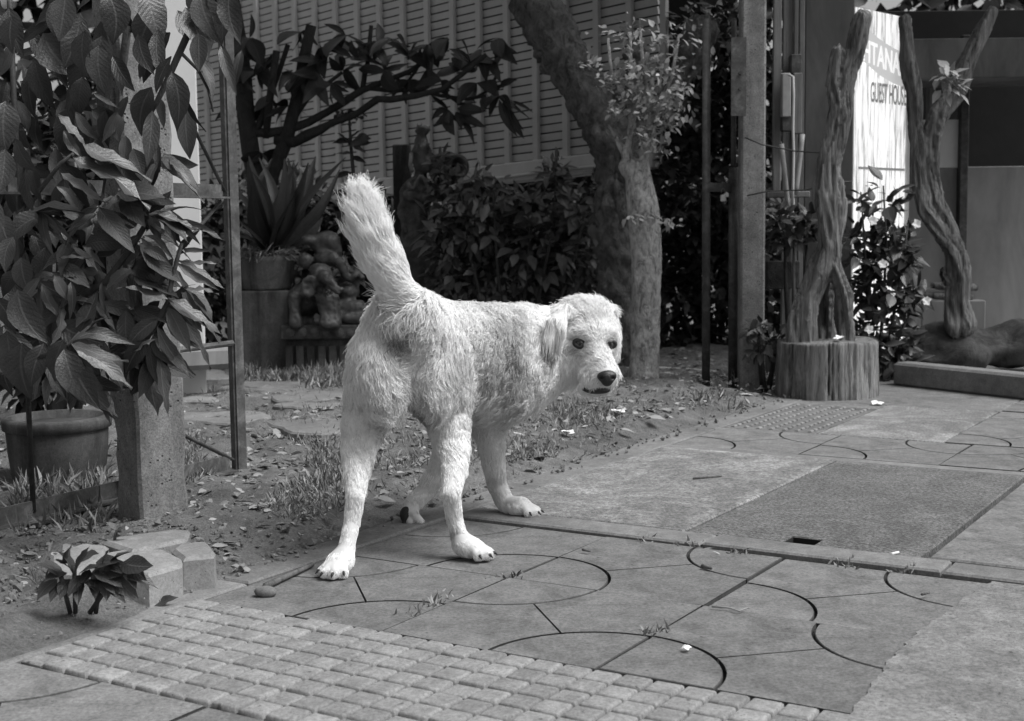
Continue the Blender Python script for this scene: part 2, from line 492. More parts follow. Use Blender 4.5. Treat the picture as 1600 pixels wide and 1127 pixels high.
def foliage(name, parent, mat, items, kind):
    """many small leaves as one mesh: items of (base, tip, normal, wide)"""
    vs = [leaf_mesh(kind, k) for k in range(4)]
    # thin the leaf to 3 across and 4 along
    keep_i = (0, 2, 4, 7); V_, F_, U_ = [], [], []
    tmpl = []
    for V, Fc, U in vs:
        a = np.array(V).reshape(8, 5, 3)[list(keep_i)][:, [0, 2, 4]].reshape(-1, 3); u = np.array(U).reshape(8, 5, 2)[list(keep_i)][:, [0, 2, 4]].reshape(-1, 2)
        tmpl.append((a, u))
    fc = np.array([(i * 3 + j, i * 3 + 3 + j, i * 3 + 4 + j, i * 3 + 1 + j) for i in range(3) for j in range(2)])
    for n, (b, t, nr, w) in enumerate(items):
        a, u = tmpl[n % 4]; L, R3 = frame(b, t, nr)
        V_.append((a * np.array([L, L * w, L])) @ np.array(R3).T + np.array(b)); F_.append(fc + 12 * n); U_.append(u)
    return mesh_obj(name, np.concatenate(V_), np.concatenate(F_).tolist(), mat, parent, True, np.concatenate(U_))
def rdir(up=0.0):
    v = rng.normal(size=3); v[2] += up; return v / np.linalg.norm(v)
# ------------------------------------------------------------------ material set
m_tile = m_concrete('paving_concrete', 0.17, 0.2, 0.42, 0.4, 1.0, 0.13, pits=False, blot=.8)
m_tact = m_concrete('tactile_concrete', 0.235, 0.25, 0.35, 0.5, 1.2, 0.05, island=.14, blot=.5)
m_kerb = m_concrete('kerb_concrete', 0.19, 0.35, 0.3, 0.4, 1.3, 0.0)
m_patch = m_concrete('rough_concrete', 0.2, 0.4, 0.5, 0.9, 1.0, 0.05, blot=.6)
m_post = m_concrete('post_concrete', 0.25, 0.4, 0.45, 0.8, 1.4, 0.0, stain=0.35, big_pits=True)
m_block = m_concrete('block_concrete', 0.27, 0.25, 0.25, 0.4, 1.3, 0.10)
m_pot = m_concrete('pot_concrete', 0.10, 0.5, 0.25, 0.4, 1.0, 0.1, stain=0.8)
m_stone = m_concrete('stone', 0.19, 0.3, 0.3, 0.4, 1.2, 0.15, pits=False)
m_gap = m_concrete('joint_dirt_groove_dark', 0.07, 0.4, 0.3, 0.4, 1.0, 0.0, pits=False)
m_pillar = m_plain('pale_paint', 0.55, 0.6, 0.06, 6, 0.05)
m_wallp = m_plain('painted_boards', 0.52, 0.6, 0.10, 5, 0.05)
m_batten = m_plain('painted_battens', 0.48, 0.6, 0.10, 5, 0.05)
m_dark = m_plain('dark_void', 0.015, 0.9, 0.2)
m_rustd = m_rust('dark_rusty_steel', 0.055)
m_rustm = m_rust('worn_steel', 0.085)
m_roughbark = m_bark('rough_bark', 0.13, 1.1, (1, 1, 0.55), 0.03, 0.75)
m_smoothbark = m_bark('pale_bark', 0.44, 1.5, (1, 1, 0.5), 0.022, 0.85)
m_drift = m_bark('weathered_driftwood', 0.21, 1.3, (1.4, 1.4, 0.09), 0.03, 0.95)
m_stump = m_bark('weathered_stump', 0.27, 1.3, (1.0, 1.0, 0.10), 0.035, 0.95)
m_frang = m_bark('dark_branch_bark', 0.028, 1.5, (1, 1, 0.6), 0.008, 0.5)
m_stem = m_bark('stem_bark', 0.06, 2.0, (1, 1, 0.5), 0.004, 0.4)
m_statue = m_plain('statue_stone', 0.05, 0.5, 0.7, 22, 0.5)
m_statue2 = m_plain('weathered_statue_stone', 0.08, 0.55, 0.7, 16, 0.5)
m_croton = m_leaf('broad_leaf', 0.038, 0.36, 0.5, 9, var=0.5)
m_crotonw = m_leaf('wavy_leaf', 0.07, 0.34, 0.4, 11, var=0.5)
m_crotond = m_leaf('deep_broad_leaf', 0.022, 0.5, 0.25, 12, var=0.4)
m_small = m_leaf('small_leaf', 0.045, 0.4, 0.25, 9, island=True, var=0.5)
m_pale = m_leaf('pale_small_leaf', 0.30, 0.4, 0.15, 7, island=True, var=0.35)
m_glossy = m_leaf('glossy_leaf', 0.05, 0.28, 0.2, 8, var=0.5)
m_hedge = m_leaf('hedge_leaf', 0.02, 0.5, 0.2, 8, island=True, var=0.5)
m_canopy = m_leaf('canopy_leaf', 0.06, 0.5, 0.2, 8, island=True, var=0.4)
m_strap = m_leaf('strap_leaf', 0.045, 0.35, 0.15, 1, var=0.5)
m_franl = m_leaf('frangipani_leaf', 0.025, 0.45, 0.3, 12, var=0.45, spec=.3)
m_grass = m_leaf('grass_blade', 0.19, 0.6, 0.05, 1, island=True, var=0.6)
m_dry = m_leaf('dry_leaf', 0.21, 0.8, 0.2, 6, island=True, var=0.7)
m_white = m_plain('white_petal', 0.80, 0.6, 0.05)
m_twig = m_bark('twig_bark', 0.13, 3.0, (1, 1, 0.3), 0.003)
m_panel = m_plain('grey_panel', 0.10, 0.7, 0.45, 7, 0.15, streak=(1, 1, .3))
m_gwall = m_plain('grey_render', 0.18, 0.75, 0.3, 5, 0.2, streak=(1, 1, .35))
m_boards = m_bark('grey_boards', 0.16, 0.7, (1, 1, 0.06), 0.006, 0.45)
m_bamboo = m_plain('bamboo', 0.30, 0.5, 0.3, 10, 0.1)
m_cable = m_plain('pale_cable', 0.5, 0.5, 0.1)
m_wire = m_plain('dark_wire', 0.03, 0.6, 0.2)
m_rock = m_bark('dark_rock', 0.05, 0.4, (1, 1, 1), 0.012, 0.8)
m_brass = m_plain('padlock_metal', 0.35, 0.3, 0.2)
def mk_soil():
    t = NT('soil'); c = t.coord()
    a = t.noise(c, 2.2, 6, 0.65, 0.5); b = t.noise(c, 18, 6, 0.75); f = t.noise(c, 170, 4, 0.75)
    col = t.ramp(a, [(0.3, 0.10), (0.5, 0.17), (0.7, 0.24)])
    col = t.mix(0.75, col, t.ramp(b, [(0.3, 0.45), (0.7, 1.4)]), 'MULTIPLY')
    col = t.mix(0.7, col, t.ramp(f, [(0.3, 0.4), (0.68, 1.4)]), 'MULTIPLY')
    h = t.math('ADD', t.math('MULTIPLY', b, 0.7), t.math('MULTIPLY', f, 0.5))
    return t.done(col, 0.95, t.bump(h, 0.9, 0.02))
m_soil = mk_soil()
def mk_slab(name, base, patch, pale, speck):
    t = NT(name); c = t.coord(); st = t.coord('Object', (1.0, 1.0, 1.0))
    a = t.noise(st, 3.2, 8, 0.72, 1.0); b = t.noise(c, 30, 6, 0.75); f = t.noise(c, 130, 4, 0.85)
    col = t.ramp(a, [(0.30, base * 0.65), (0.46, base), (0.56, base * (1 + patch)), (0.68, base * (1 + pale))])
    col = t.mix(0.6, col, t.ramp(b, [(0.3, 0.55), (0.7, 1.35)]), 'MULTIPLY')
    col = t.mix(speck, col, t.ramp(f, [(0.38, 0.35), (0.62, 1.6)]), 'MULTIPLY')
    h = t.math('ADD', b, t.math('MULTIPLY', f, 0.8))
    return t.done(col, 0.9, t.bump(h, 0.6, 0.004))
m_slabL = mk_slab('worn_slab', 0.17, 0.5, 1.3, 0.85)
m_slabR = mk_slab('aggregate_slab', 0.115, 0.2, 0.6, 1.0)

# ------------------------------------------------------------------ ground, kerb, pavement
K_, S1_, S2_, S3_ = 1.742, 1.342, 0.942, 0.542
V0_, V1_, V2_ = 2.570, 2.168, 1.766
T = 0.40
def grow(a, b, h, out, n):
    core = np.arange(a, b, h); g = np.cumsum(np.geomspace(h, out, n))
    return np.concatenate([(a - g)[::-1], core, b + g])
us = grow(1.3, 7.2, 0.025, 60, 22); vs_ = grow(1.66, 6.0, 0.025, 60, 22)
UU, VV = np.meshgrid(us, vs_, indexing='ij')
XY = UU[..., None] * UD + VV[..., None] * VD
pts = np.concatenate([XY, np.zeros(XY.shape[:2] + (1,))], -1).reshape(-1, 3)
bumpy = 0.006 * SN1(pts, 6) + 0.005 * SN2(pts, 19) + 0.004 * SN3(pts, 60)
edge = 1.83 + 0.012 * SN2(pts, 9) - 0.075 * np.clip((2.0 - UU.ravel()) / 0.4, 0, 1)
inn = np.clip((VV.ravel() - edge) / 0.10, 0, 1)
# the garden bed sits a little above the kerb; under the paving the sheet dips below it
zz = np.where(inn > 0, 0.008 + 0.02 * inn + bumpy * inn, 0)
zz = zz * inn - 0.06 * (1 - np.clip((VV.ravel() - (edge - 0.03)) / 0.03, 0, 1))
rightside = (VV.ravel() < 2.25) & (UU.ravel() > 4.75)          # paved forecourt round the stump
zz = np.where(rightside & (UU.ravel() > 4.95), -0.06, zz)
pts[:, 2] = zz
nu, nv = UU.shape
idx = np.arange(nu * nv).reshape(nu, nv)
fc = np.stack([idx[:-1, :-1], idx[1:, :-1], idx[1:, 1:], idx[:-1, 1:]], -1).reshape(-1, 4)
ground = mesh_obj('ground', pts, fc.tolist(), m_soil, None, True)
tag(ground, kind='structure')
def soil_z(x, y):
    p = np.array([[x, y, 0.0]]); u, v = to_uv((x, y))
    return 0.028 + float(0.006 * SN1(p, 6)[0] + 0.005 * SN2(p, 19)[0]) if v > 1.9 else 0.0

pav = MB()
def uvbox(mb, u0, u1, v0, v1, z0, z1, bev=0.0):
    mb.prism([(u0, v0), (u1, v0), (u1, v1), (u0, v1)], z0, z1, bev, lambda a, b, c: uv(a, b, c))
uvbox(pav, -6, 30, -14, K_, -0.05, -0.016)
pavement = pav.build('pavement', m_gap); tag(pavement, kind='structure')

def tile_pieces(kind):
    """outlines (in tile units, u across 0..T, v 0..T) of the moulded pieces of one tile"""
    g, r = 0.0036, 0.192; n = 14
    def arc(cx, cy, a0, a1, rr): return [(cx + rr * math.cos(a), cy + rr * math.sin(a)) for a in np.linspace(a0, a1, n)]
    e = 0.0034
    lo, hi = e, T - e
    pi = math.pi
    # quarter discs at (0,0) and (T,T)
    q1 = [(lo, lo)] + [(max(lo, x), max(lo, y)) for x, y in arc(0, 0, 0, pi / 2, r - g)]
    q2 = [(hi, hi)] + [(min(hi, x), min(hi, y)) for x, y in arc(T, T, pi, 1.5 * pi, r - g)]
    # the rest, parted along the line that joins the two arcs
    R_ = r + g; c45 = math.cos(pi / 4); k = g * 0.9 * c45
    a1 = [(x, y) for x, y in arc(0, 0, 0, pi / 4, R_)]; b1 = arc(T, T, 1.25 * pi, 1.5 * pi, R_)
    pA = [(x, max(lo, y)) for x, y in a1][:-1] + [(R_ * c45 + k, R_ * c45 - k), (T - R_ * c45 + k, T - R_ * c45 - k)] + [(min(hi, x), y) for x, y in b1][1:] + [(hi, lo)]
    pB = [(y, x) for x, y in pA][::-1]
    P_ = [q1, q2, pA, pB]
    if kind == 'B': P_ = [[(T - x, y) for x, y in q][::-1] for q in P_]
    return P_
TILE_MESH = {}
def paving_tile(u0, v0, kind, parent, m=None):
    key = kind
    if key not in TILE_MESH:
        mb = MB()
        for q in tile_pieces(kind):
            mb.prism(q, -0.012, 0.0, 0.0014, lambda a, b, c: uv(a, b, c))
        o = mb.build('paving_tile', m_tile, None); TILE_MESH[key] = o.data; bpy.data.objects.remove(o)
        TILE_MESH[key].materials.append(m_gap)                    # groove sides and bevels darkened in colour, so the lines read
        for p_ in TILE_MESH[key].polygons: p_.material_index = 1 if abs(p_.normal.z) < .9 else 0
    o = bpy.data.objects.new('paving_tile', TILE_MESH[key]); COL.objects.link(o)
    o.parent = parent; p = uv(u0, v0)
    o.location = (p[0], p[1], random.uniform(-0.0035, 0.0015))
    o.rotation_euler = (random.uniform(-.003, .003), random.uniform(-.003, .003), random.uniform(-.004, .004))
    return o
# (row: u from V1 to V0, and V2 to V1); orientation as the photograph shows them
layout = {(0, 0): 'A', (0, 1): 'B', (0, 2): 'B', (1, 0): 'A', (1, 1): 'A', (1, 2): 'B'}
for (ru, rv), k in layout.items():
    paving_tile([V1_, V2_][ru], [S1_, S2_, S3_][rv], k, pavement)
for u_ in (V1_, V2_): paving_tile(u_, S3_ - T, 'A', pavement)
for j in range(-5, 5):            # beyond the drain
    for i in range(1):
        paving_tile(3.765 + i * T, S1_ + (j - 4) * T, 'AB'[(j + i) % 2] if j != 4 else 'B', pavement)
for i in range(6):
    for j in range(-6, 0):
        paving_tile(4.17 + i * T, 1.03 + (j + 0) * T, random.choice('AB'), pavement)

def tactile(u0, v0, nu_, nv_, pitch, parent):
    mb = MB(); uvbox(mb, u0 + .0015, u0 + nu_ * pitch - .0015, v0 + .0015, v0 + nv_ * pitch - .0015, -0.014, -0.006)
    for i in range(nu_):
        for j in range(nv_):
            a, b = u0 + (i + .5) * pitch, v0 + (j + .5) * pitch
            h, r = pitch / 2 - 0.0024, random.uniform(.0, .0008) + (.0016 if random.random() < .05 else 0)
            top = 0.0040 - r * 1.6
            ring = lambda e: [(-h + e, -h + 2 * e), (-h + 2 * e, -h + e), (h - 2 * e, -h + e), (h - e, -h + 2 * e), (h - e, h - 2 * e), (h - 2 * e, h - e), (-h + 2 * e, h - e), (-h + e, h - 2 * e)]
            V = []
            for e, z in ((0.0000, -0.0055), (0.0006, top - 0.0026), (0.0018, top - .0007), (0.0034, top), (.0060, top)):
                V += [uv(a + x, b + y, z) for x, y in ring(e)]
            F = [[L * 8 + q, L * 8 + (q + 1) % 8, L * 8 + 8 + (q + 1) % 8, L * 8 + 8 + q] for L in range(4) for q in range(8)] + [list(range(32, 40))]
            mb.add(V, F)
    o = mb.build('tactile_tile', m_tact, parent, True, loc=uv(u0, v0)); o.data.materials.append(m_gap)
    for p_ in o.data.polygons:
        if p_.center.z < -.0035: p_.material_index = 1             # dark joint colour low between the studs
    return o
for j in range(5):
    tactile(V2_ - 0.002 - T, S1_ - j * T, 8, 8, T / 8, pavement)
    paving_tile(V2_ - 0.004 - 2 * T, S1_ - j * T, 'AB'[j % 2], pavement)

# flush kerb between paving and garden, in lengths
uu = 1.0
while uu < 4.9:
    L = random.uniform(0.85, 1.15); mb = MB()
    uvbox(mb, uu + .002, min(uu + L, 4.95) - .002, K_ + .004, 1.835 + random.uniform(-.006, .006), -0.05, 0.003 + random.uniform(-.002, .002), 0.004)
    mb.build('kerb_stone', m_kerb, pavement, loc=uv(uu, K_)); uu += L
# drain: front strip, two cover slabs, a lift hole, a far strip
segs = [(K_ - .002, 1.13), (1.126, 0.64), (0.636, 0.2), (0.196, -1.0)]
for va, vb in segs:
    mb = MB(); uvbox(mb, V0_ + 0.010 + random.uniform(-.004, .004), 2.672, vb, va, -0.05, 0.003 + random.uniform(0, .004), 0.004)
    mb.build('drain_edging', m_kerb, pavement, loc=uv(V0_, va))
mb = MB(); uvbox(mb, 2.678, 3.70, 1.212, K_ - .003, -0.05, 0.0035, 0.004); mb.build('drain_slab', m_slabL, pavement, loc=uv(2.7, 1.4))
mb = MB()
H0, H1, HU = 0.922, 0.990, 2.748
uvbox(mb, HU, 3.70, 0.705, 1.206, -0.05, 0.001, 0.003)
uvbox(mb, 2.680, HU, 0.705, H0, -0.05, 0.001, 0.0); uvbox(mb, 2.680, HU, H1, 1.206, -0.05, 0.001, 0.0)
mb.build('drain_slab', m_slabR, pavement, loc=uv(2.7, 1.0))
mb = MB(); uvbox(mb, 2.675, 2.76, 0.915, 1.0, -0.0135, -0.0125); uvbox(mb, HU - .003, HU - .0005, H0 + .001, H1 - .001, -0.0125, -0.0008); uvbox(mb, 2.682, HU - .004, H0 + .0005, H0 + .003, -0.0125, -0.0008); uvbox(mb, 2.682, HU - .004, H1 - .003, H1 - .0005, -0.0125, -0.0008); mb.build('drain_hole_dark', m_dark, pavement, loc=uv(2.7, .95))  # near-black sheet and liners stand in for the shade inside the hole
mb = MB(); uvbox(mb, 2.69, 3.70, -0.6, 0.688, -0.05, 0.004, 0.004); mb.build('drain_slab', m_tile, pavement, loc=uv(2.7, 0.3))
mb = MB(); uvbox(mb, 3.705, 3.762, -2, K_, -0.05, 0.0, 0.003); mb.build('drain_edging', m_kerb, pavement, loc=uv(3.7, 0.3))
# far strip of tactile paving with raised dashes
mb = MB(); uvbox(mb, 4.168, 4.83, 1.432, 1.738, -0.05, -0.001, 0.002)
fo = mb.build('tactile_tile', m_tile, pavement, loc=uv(4.2, 1.5))
mb = MB()
for j in range(7):
    for i in range(16):
        a, b = 4.168 + 0.03 + i * 0.04, 1.432 + 0.022 + j * 0.0436
        uvbox(mb, a - .013, a + .013, b - .0065, b + .0065, -0.001, 0.0045, 0.003)
mb.build('raised_dash', m_tact, fo, loc=uv(4.2, 1.5))['kind'] = 'stuff'
mb = MB(); uvbox(mb, 4.172, 4.95, 1.035, 1.425, -0.05, -0.0005, 0.002); mb.build('paving_slab', m_slabL, pavement, loc=uv(4.4, 1.2))
mb = MB(); uvbox(mb, 4.834, 4.95, 1.432, 1.84, -0.05, -0.001, 0.002); mb.build('paving_slab', m_tile, pavement, loc=uv(4.9, 1.6))
# forecourt round the stump, cut into bays
for a, b in ((4.955, 5.6), (5.605, 6.4), (6.405, 8.5)):
    mb = MB(); uvbox(mb, a, b, 1.032, 2.02 if a < 5 else 1.9, -0.05, -0.001 if a < 5.5 else 0.0, 0.003)
    mb.build('paving_slab', m_stone if a > 5 else m_tile, pavement, loc=uv(a, 1.5))
# rough patch of poured concrete on the near right
mb = MB(); nseg = 30
vv = np.linspace(-0.2, 3.2, nseg)
edge_px = [(1560, 906), (1530, 921), (1503, 940), (1475, 962), (1448, 980), (1425, 998), (1408, 1016), (1390, 1034), (1365, 1070), (1335, 1110), (1290, 1170)]
ep_ = [to_uv(G(*q)) for q in edge_px]; outl = [(2.562, -1.5)]
for (ua, va), (ub, vb) in zip(ep_[:-1], ep_[1:]):
    for t in np.linspace(0, 1, 12, endpoint=False): outl.append((min(2.56, ua + (ub - ua) * t) - 0.0004 * len(outl) * 0, va + (vb - va) * t + .0015 * math.sin(len(outl) * 1.7) + .002 * math.sin(len(outl) * .6)))
outl += [(ep_[-1][0], -1.5)]
if sum(outl[i - 1][0] * outl[i][1] - outl[i][0] * outl[i - 1][1] for i in range(len(outl))) < 0: outl = outl[::-1]
mb.prism(outl, -0.04, 0.0035, 0, lambda a, b, c: uv(a, b, c)); mb.build('concrete_patch', m_patch, pavement, loc=uv(1.8, 0.2))

# ------------------------------------------------------------------ garden path stones
path = bpy.data.objects.new('garden_path', None); COL.objects.link(path); tag(path, kind='structure'); path.location = Vector(G(420, 650).tolist())
for cx, cy, hw, hh in ((318, 601, 44, 8), (425, 619, 72, 8), (472, 634, 66, 10), (490, 651, 60, 5), (345, 668, 80, 10), (490, 685, 66, 13), (305, 641, 40, 4), (395, 617, 30, 5)):
    n = 18; ol = []
    for k in range(n):
        a = 2 * math.pi * k / n; w = 1 + 0.16 * math.sin(3 * a + cx) + 0.08 * math.sin(5 * a + cy)
        g = G(cx + hw * w * math.cos(a), cy - hh * w * math.sin(a)); ol.append((g[0], g[1]))
    mb = MB(); mb.prism(ol, 0.0, 0.040 + random.uniform(-.004, .006), 0.006); mb.build('flat_stone', m_stone, path)

# ------------------------------------------------------------------ house with louvred wall behind the garden
vp = ray(-1200, 490); wdir = -vp / np.linalg.norm(vp)                    # along the boards, to the right and nearer
W0 = P(799, 258, 8.2)                                                    # foot of the centre batten
wn_ = np.cross(wdir, np.array([0, 0, 1.0])); wn_ /= np.linalg.norm(wn_)  # faces the camera side
if wn_ @ (CAMP - W0) < 0: wn_ = -wn_
wup = np.array([0, 0, 1.0])
house = empty('house', (W0[0], W0[1], 0), 'house wall of grey louvred boards with upright battens behind the garden', 'house')
def on_wall(px, py):
    d = ray(px, py); t = ((W0 - CAMP) @ wn_) / (d @ wn_); return CAMP + d * t
tA = (on_wall(441, 258) - W0) @ wdir; tB = (on_wall(892, 258) - W0) @ wdir
pitch_b = (tB - tA) / 12.0
q = on_wall(868, 130); q2 = on_wall(868, 130 + 13.56); pitch_s = float(q[2] - q2[2])
tL, tR = (on_wall(120, 250) - W0) @ wdir, (on_wall(1030, 250) - W0) @ wdir
n_s = 30
for k in range(n_s):
    z = 0.012 + k * pitch_s + pitch_s * 0.5
    a = W0 + wdir * tL + wup * z; b = W0 + wdir * tR + wup * z
    mb = MB(); mb.bar(a, b, 0.016, pitch_s * 0.80, up=wup + wn_ * 0.25); mb.build('slat', m_wallp, house)
k0 = math.floor(tL / pitch_b); k1 = math.ceil(tR / pitch_b)
for k in range(k0, k1 + 1):
    a = W0 + wdir * (k * pitch_b) + wn_ * 0.025
    mb = MB(); mb.bar(a, a + wup * (n_s * pitch_s + 0.1), pitch_b * 0.16, 0.026, up=wn_); mb.build('batten', m_batten, house)
mb = MB(); mb.bar(W0 + wdir * tL - wup * 0.05 + wn_ * 0.01, W0 + wdir * tR - wup * 0.05 + wn_ * 0.01, 0.09, 0.115, up=wup, bev=0.006); mb.build('beam', m_wallp, house)
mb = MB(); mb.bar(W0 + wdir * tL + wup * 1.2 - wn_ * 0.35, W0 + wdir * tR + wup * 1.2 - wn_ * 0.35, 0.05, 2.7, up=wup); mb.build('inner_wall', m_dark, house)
zl = float(W0[2]) - 0.115
lo = lambda t: W0 + wdir * t - wn_ * 0.03
mb = MB(); A_, B_ = lo(tL), lo(tR); A_[2] = B_[2] = 0.34; mb.bar(A_ - [0, 0, .1], B_ - [0, 0, .1], 0.06, 1.1); mb.build('lower_wall', m_gwall, house)
mb = MB()
c0, c1 = on_wall(735, 287) + wn_ * .09, on_wall(903, 265) + wn_ * .09
mb.tube([c0, (c0 + c1) / 2, c1], 0.010, 8); mb.build('conduit', m_cable, house, True)
c2 = on_wall(985, 258) + wn_ * .09
mb = MB(); mb.tube([c1, c2], 0.009, 8); mb.build('conduit', m_cable, house, True)
mb = MB(); cc = on_wall(908, 281) + wn_ * .13
ringp = [cc + wdir * (0.030 * math.cos(a)) + wup * (0.062 * math.sin(a) + (0.0 if abs(math.sin(a)) < .1 else 0)) for a in np.linspace(0, 2 * math.pi, 20)]
mb.tube(ringp, 0.012, 6, False); mb.build('hose_ring', m_wire, house, True)

# ------------------------------------------------------------------ concrete post and steel gate on the left
pc = np.array([-0.812, 2.941]); a = math.radians(41); e1 = np.array([math.cos(a), math.sin(a)]); e2 = np.array([-math.sin(a), math.cos(a)])
pm = 0.115; ctr = pc + (e1 + e2) * pm / 2
solid_post = MB()
zs = np.linspace(-0.1, 1.62, 40); ring = []
base8 = []
bv = 0.012
for sx, sy in ((-1, -1), (1, -1), (1, 1), (-1, 1)):
    pass
cb_ = .055
corn = [(-.5, -.5 + cb_), (-.5 + cb_, -.5), (.5 - cb_, -.5), (.5, -.5 + cb_), (.5, .5 - cb_), (.5 - cb_, .5), (-.5 + cb_, .5), (-.5, .5 - cb_)]
outline = []
for i in range(8):
    p0, p1 = np.array(corn[i]), np.array(corn[(i + 1) % 8]); m = 6 if i % 2 else 2
    for t in np.linspace(0, 1, m, endpoint=False): outline.append(p0 * (1 - t) + p1 * t)
V = []
for z in zs:
    sh = np.array([-0.012, 0.0]) * z
    for q in outline:
        xy = ctr + (e1 * q[0] + e2 * q[1]) * pm + sh; V.append((xy[0], xy[1], z))
V = np.array(V); nO = len(outline)
V[:, :2] += (0.0016 * SN1(V, 60) + 0.0012 * SN2(V, 140))[:, None] * (V[:, :2] - ctr) / 0.06
Fq = [[i * nO + k, i * nO + (k + 1) % nO, (i + 1) * nO + (k + 1) % nO, (i + 1) * nO + k] for i in range(len(zs) - 1) for k in range(nO)]
Fq += [list(range(nO - 1, -1, -1)), [(len(zs) - 1) * nO + k for k in range(nO)]]
post = mesh_obj('concrete_post', V, Fq, m_post, None, 'edges', loc=(ctr[0], ctr[1], 0))
tag(post, 'pitted square concrete post among the leaves on the left, loose blocks at its foot', 'post', 'concrete gate posts')

gA, gB = np.array([-0.728, 3.588]), np.array([-1.17, 2.76])             # free end and hinge end of the swung-in leaf
gd = (gB - gA) / np.linalg.norm(gB - gA)
gate = empty('steel_gate', (gB[0], gB[1], 0), 'rusty angle iron gate leaf swung in behind the concrete post on the left', 'gate', 'steel gate leaves')
def gp(t, z): q = gA + gd * t; return np.array([q[0], q[1], z])
glen = np.linalg.norm(gB - gA)
gn = np.array([-gd[1], gd[0], 0]) 
if gn[1] > 0: gn = -gn
topz = 1.62
def angle_iron(mb, a, b, w, t, s1, s2):
    """two flanges along a-b, one towards s1, one towards s2"""
    s1, s2 = np.array(s1, float), np.array(s2, float)
    mb.bar(a + s1 * w / 2, b + s1 * w / 2, t, w, up=s1); mb.bar(a + s2 * (w / 2 + t), b + s2 * (w / 2 + t), t, w - 2 * t, up=s2)
gd3 = np.array([gd[0], gd[1], 0])
mb = MB(); fa, fb = np.array([.70, .71, 0]), np.array([-.58, .81, 0]); cn = gp(0, 0) - np.array([.002, .008, 0])
for fd_, w_ in ((fa, .026), (fb, .027)):
    mb.bar(cn + fd_ * (w_ / 2 + .003) + [0, 0, .03], cn + fd_ * (w_ / 2 + .003) + [0, 0, topz], .005, w_, up=fd_)
mb.build('stile', m_rustm, gate)
mb = MB(); angle_iron(mb, gp(glen, 0.03), gp(glen, topz), 0.036, 0.005, gn, -gd3); mb.build('stile', m_rustd, gate)
zt = float(P(355, 300, 3.59)[2]); zm = float(P(355, 536, 3.59)[2])
mb = MB(); mb.bar(gp(0.037, 0.055), gp(glen - .037, 0.055), 0.006, 0.042, up=(0, 0, 1)); mb.bar(gp(0.037, 0.036) + gn * .016, gp(glen - .037, .036) + gn * .016, 0.03, 0.005); mb.build('rail', m_rustm, gate)
mb = MB(); mb.bar(gp(0.037, zt), gp(glen - .037, zt), 0.006, 0.036); mb.bar(gp(0.037, zt - .016) + gn * .016, gp(glen - .037, zt - .016) + gn * .016, .03, .005); mb.build('rail', m_rustm, gate)
mb = MB(); mb.tube([gp(0.01, zm), gp(glen, zm + .0)], 0.008, 8); mb.build('rail', m_rustm, gate)
for z in (topz - .02,):
    mb = MB(); mb.bar(gp(0.037, z), gp(glen - .037, z), 0.006, 0.036); mb.build('rail', m_rustd, gate)
for a_, b_ in ((gp(0.02, zt), gp(0.56, topz - .1)), (gp(0.02, 0.06), gp(0.65, zm)), (gp(.03, zt - .02), gp(0.5, zm + 0.02))):
    mb = MB(); mb.tube([a_, b_], 0.0048, 6); mb.build('brace_rod', m_rustd, gate, True)
for t in (0.70, 0.86): 
    mb = MB(); mb.tube([gp(t, 0.05), gp(t, topz)], 0.006, 6); mb.build('bar', m_rustd, gate, True)
mb = MB()
for z in np.arange(0.12, 1.5, 0.085): mb.tube([gp(0.0185, z) + gn * .0, gp(0.0185, z) + gn * .0 + np.array([0, -.0062, 0])], 0.0028, 6)

# pale pillar further back, and the pale trough beside it
pb = P(296, 566, 5.3)
pil = MB(); pw = pxm(48, 5.3)
c_ = P(289, 400, 5.3); pil.box((c_[0], c_[1], 0.95), (pw, pw, 1.9), rz=math.radians(20), bev=0.006)
po = pil.build('painted_pillar', m_pillar, None, loc=(c_[0], c_[1], 0)); tag(po, 'smooth white painted pillar seen behind the gate and the drooping leaves', 'pillar')
tr = MB(); a_, b_ = P(250, 562, 5.0), P(368, 556, 5.35)
tr.bar(a_, b_, 0.10, pxm(38, 5.1), bev=0.02); to = tr.build('low_concrete_bench', m_gwall, None, loc=(a_[0], a_[1], 0))
tag(to, 'low pale rounded concrete ledge behind the gate stile at the garden path', 'ledge')
# trough on the far left
c_ = G(100, 778); Yq = float(c_[1]) + .17
cq = P(92, 720, Yq); h_ = float(P(100, 662, Yq - .15)[2]); rq = pxm(78, Yq)
tg = empty('plant_pot', (cq[0], Yq, 0), 'round grey concrete pot with pale lip at the far left behind the gate bars', 'pot', 'concrete pots')
mb = MB(); mb.lathe([(rq * .86, 0), (rq * .9, .02), (rq * .97, h_ * .5), (rq, h_ - .03), (rq * .98, h_ - .02), (.01, h_ - .02)], (cq[0], Yq, 0), 36); bw_ = mb.build('bowl', m_pot, tg, True)
mb = MB(); mb.lathe([(rq * .98, h_ - .034), (rq * 1.06, h_ - .03), (rq * 1.07, h_ - .008), (rq * 1.03, h_), (rq * .9, h_), (rq * .88, h_ - .03)], (cq[0], Yq, 0), 36); mb.build('rim', m_pot, bw_, True)

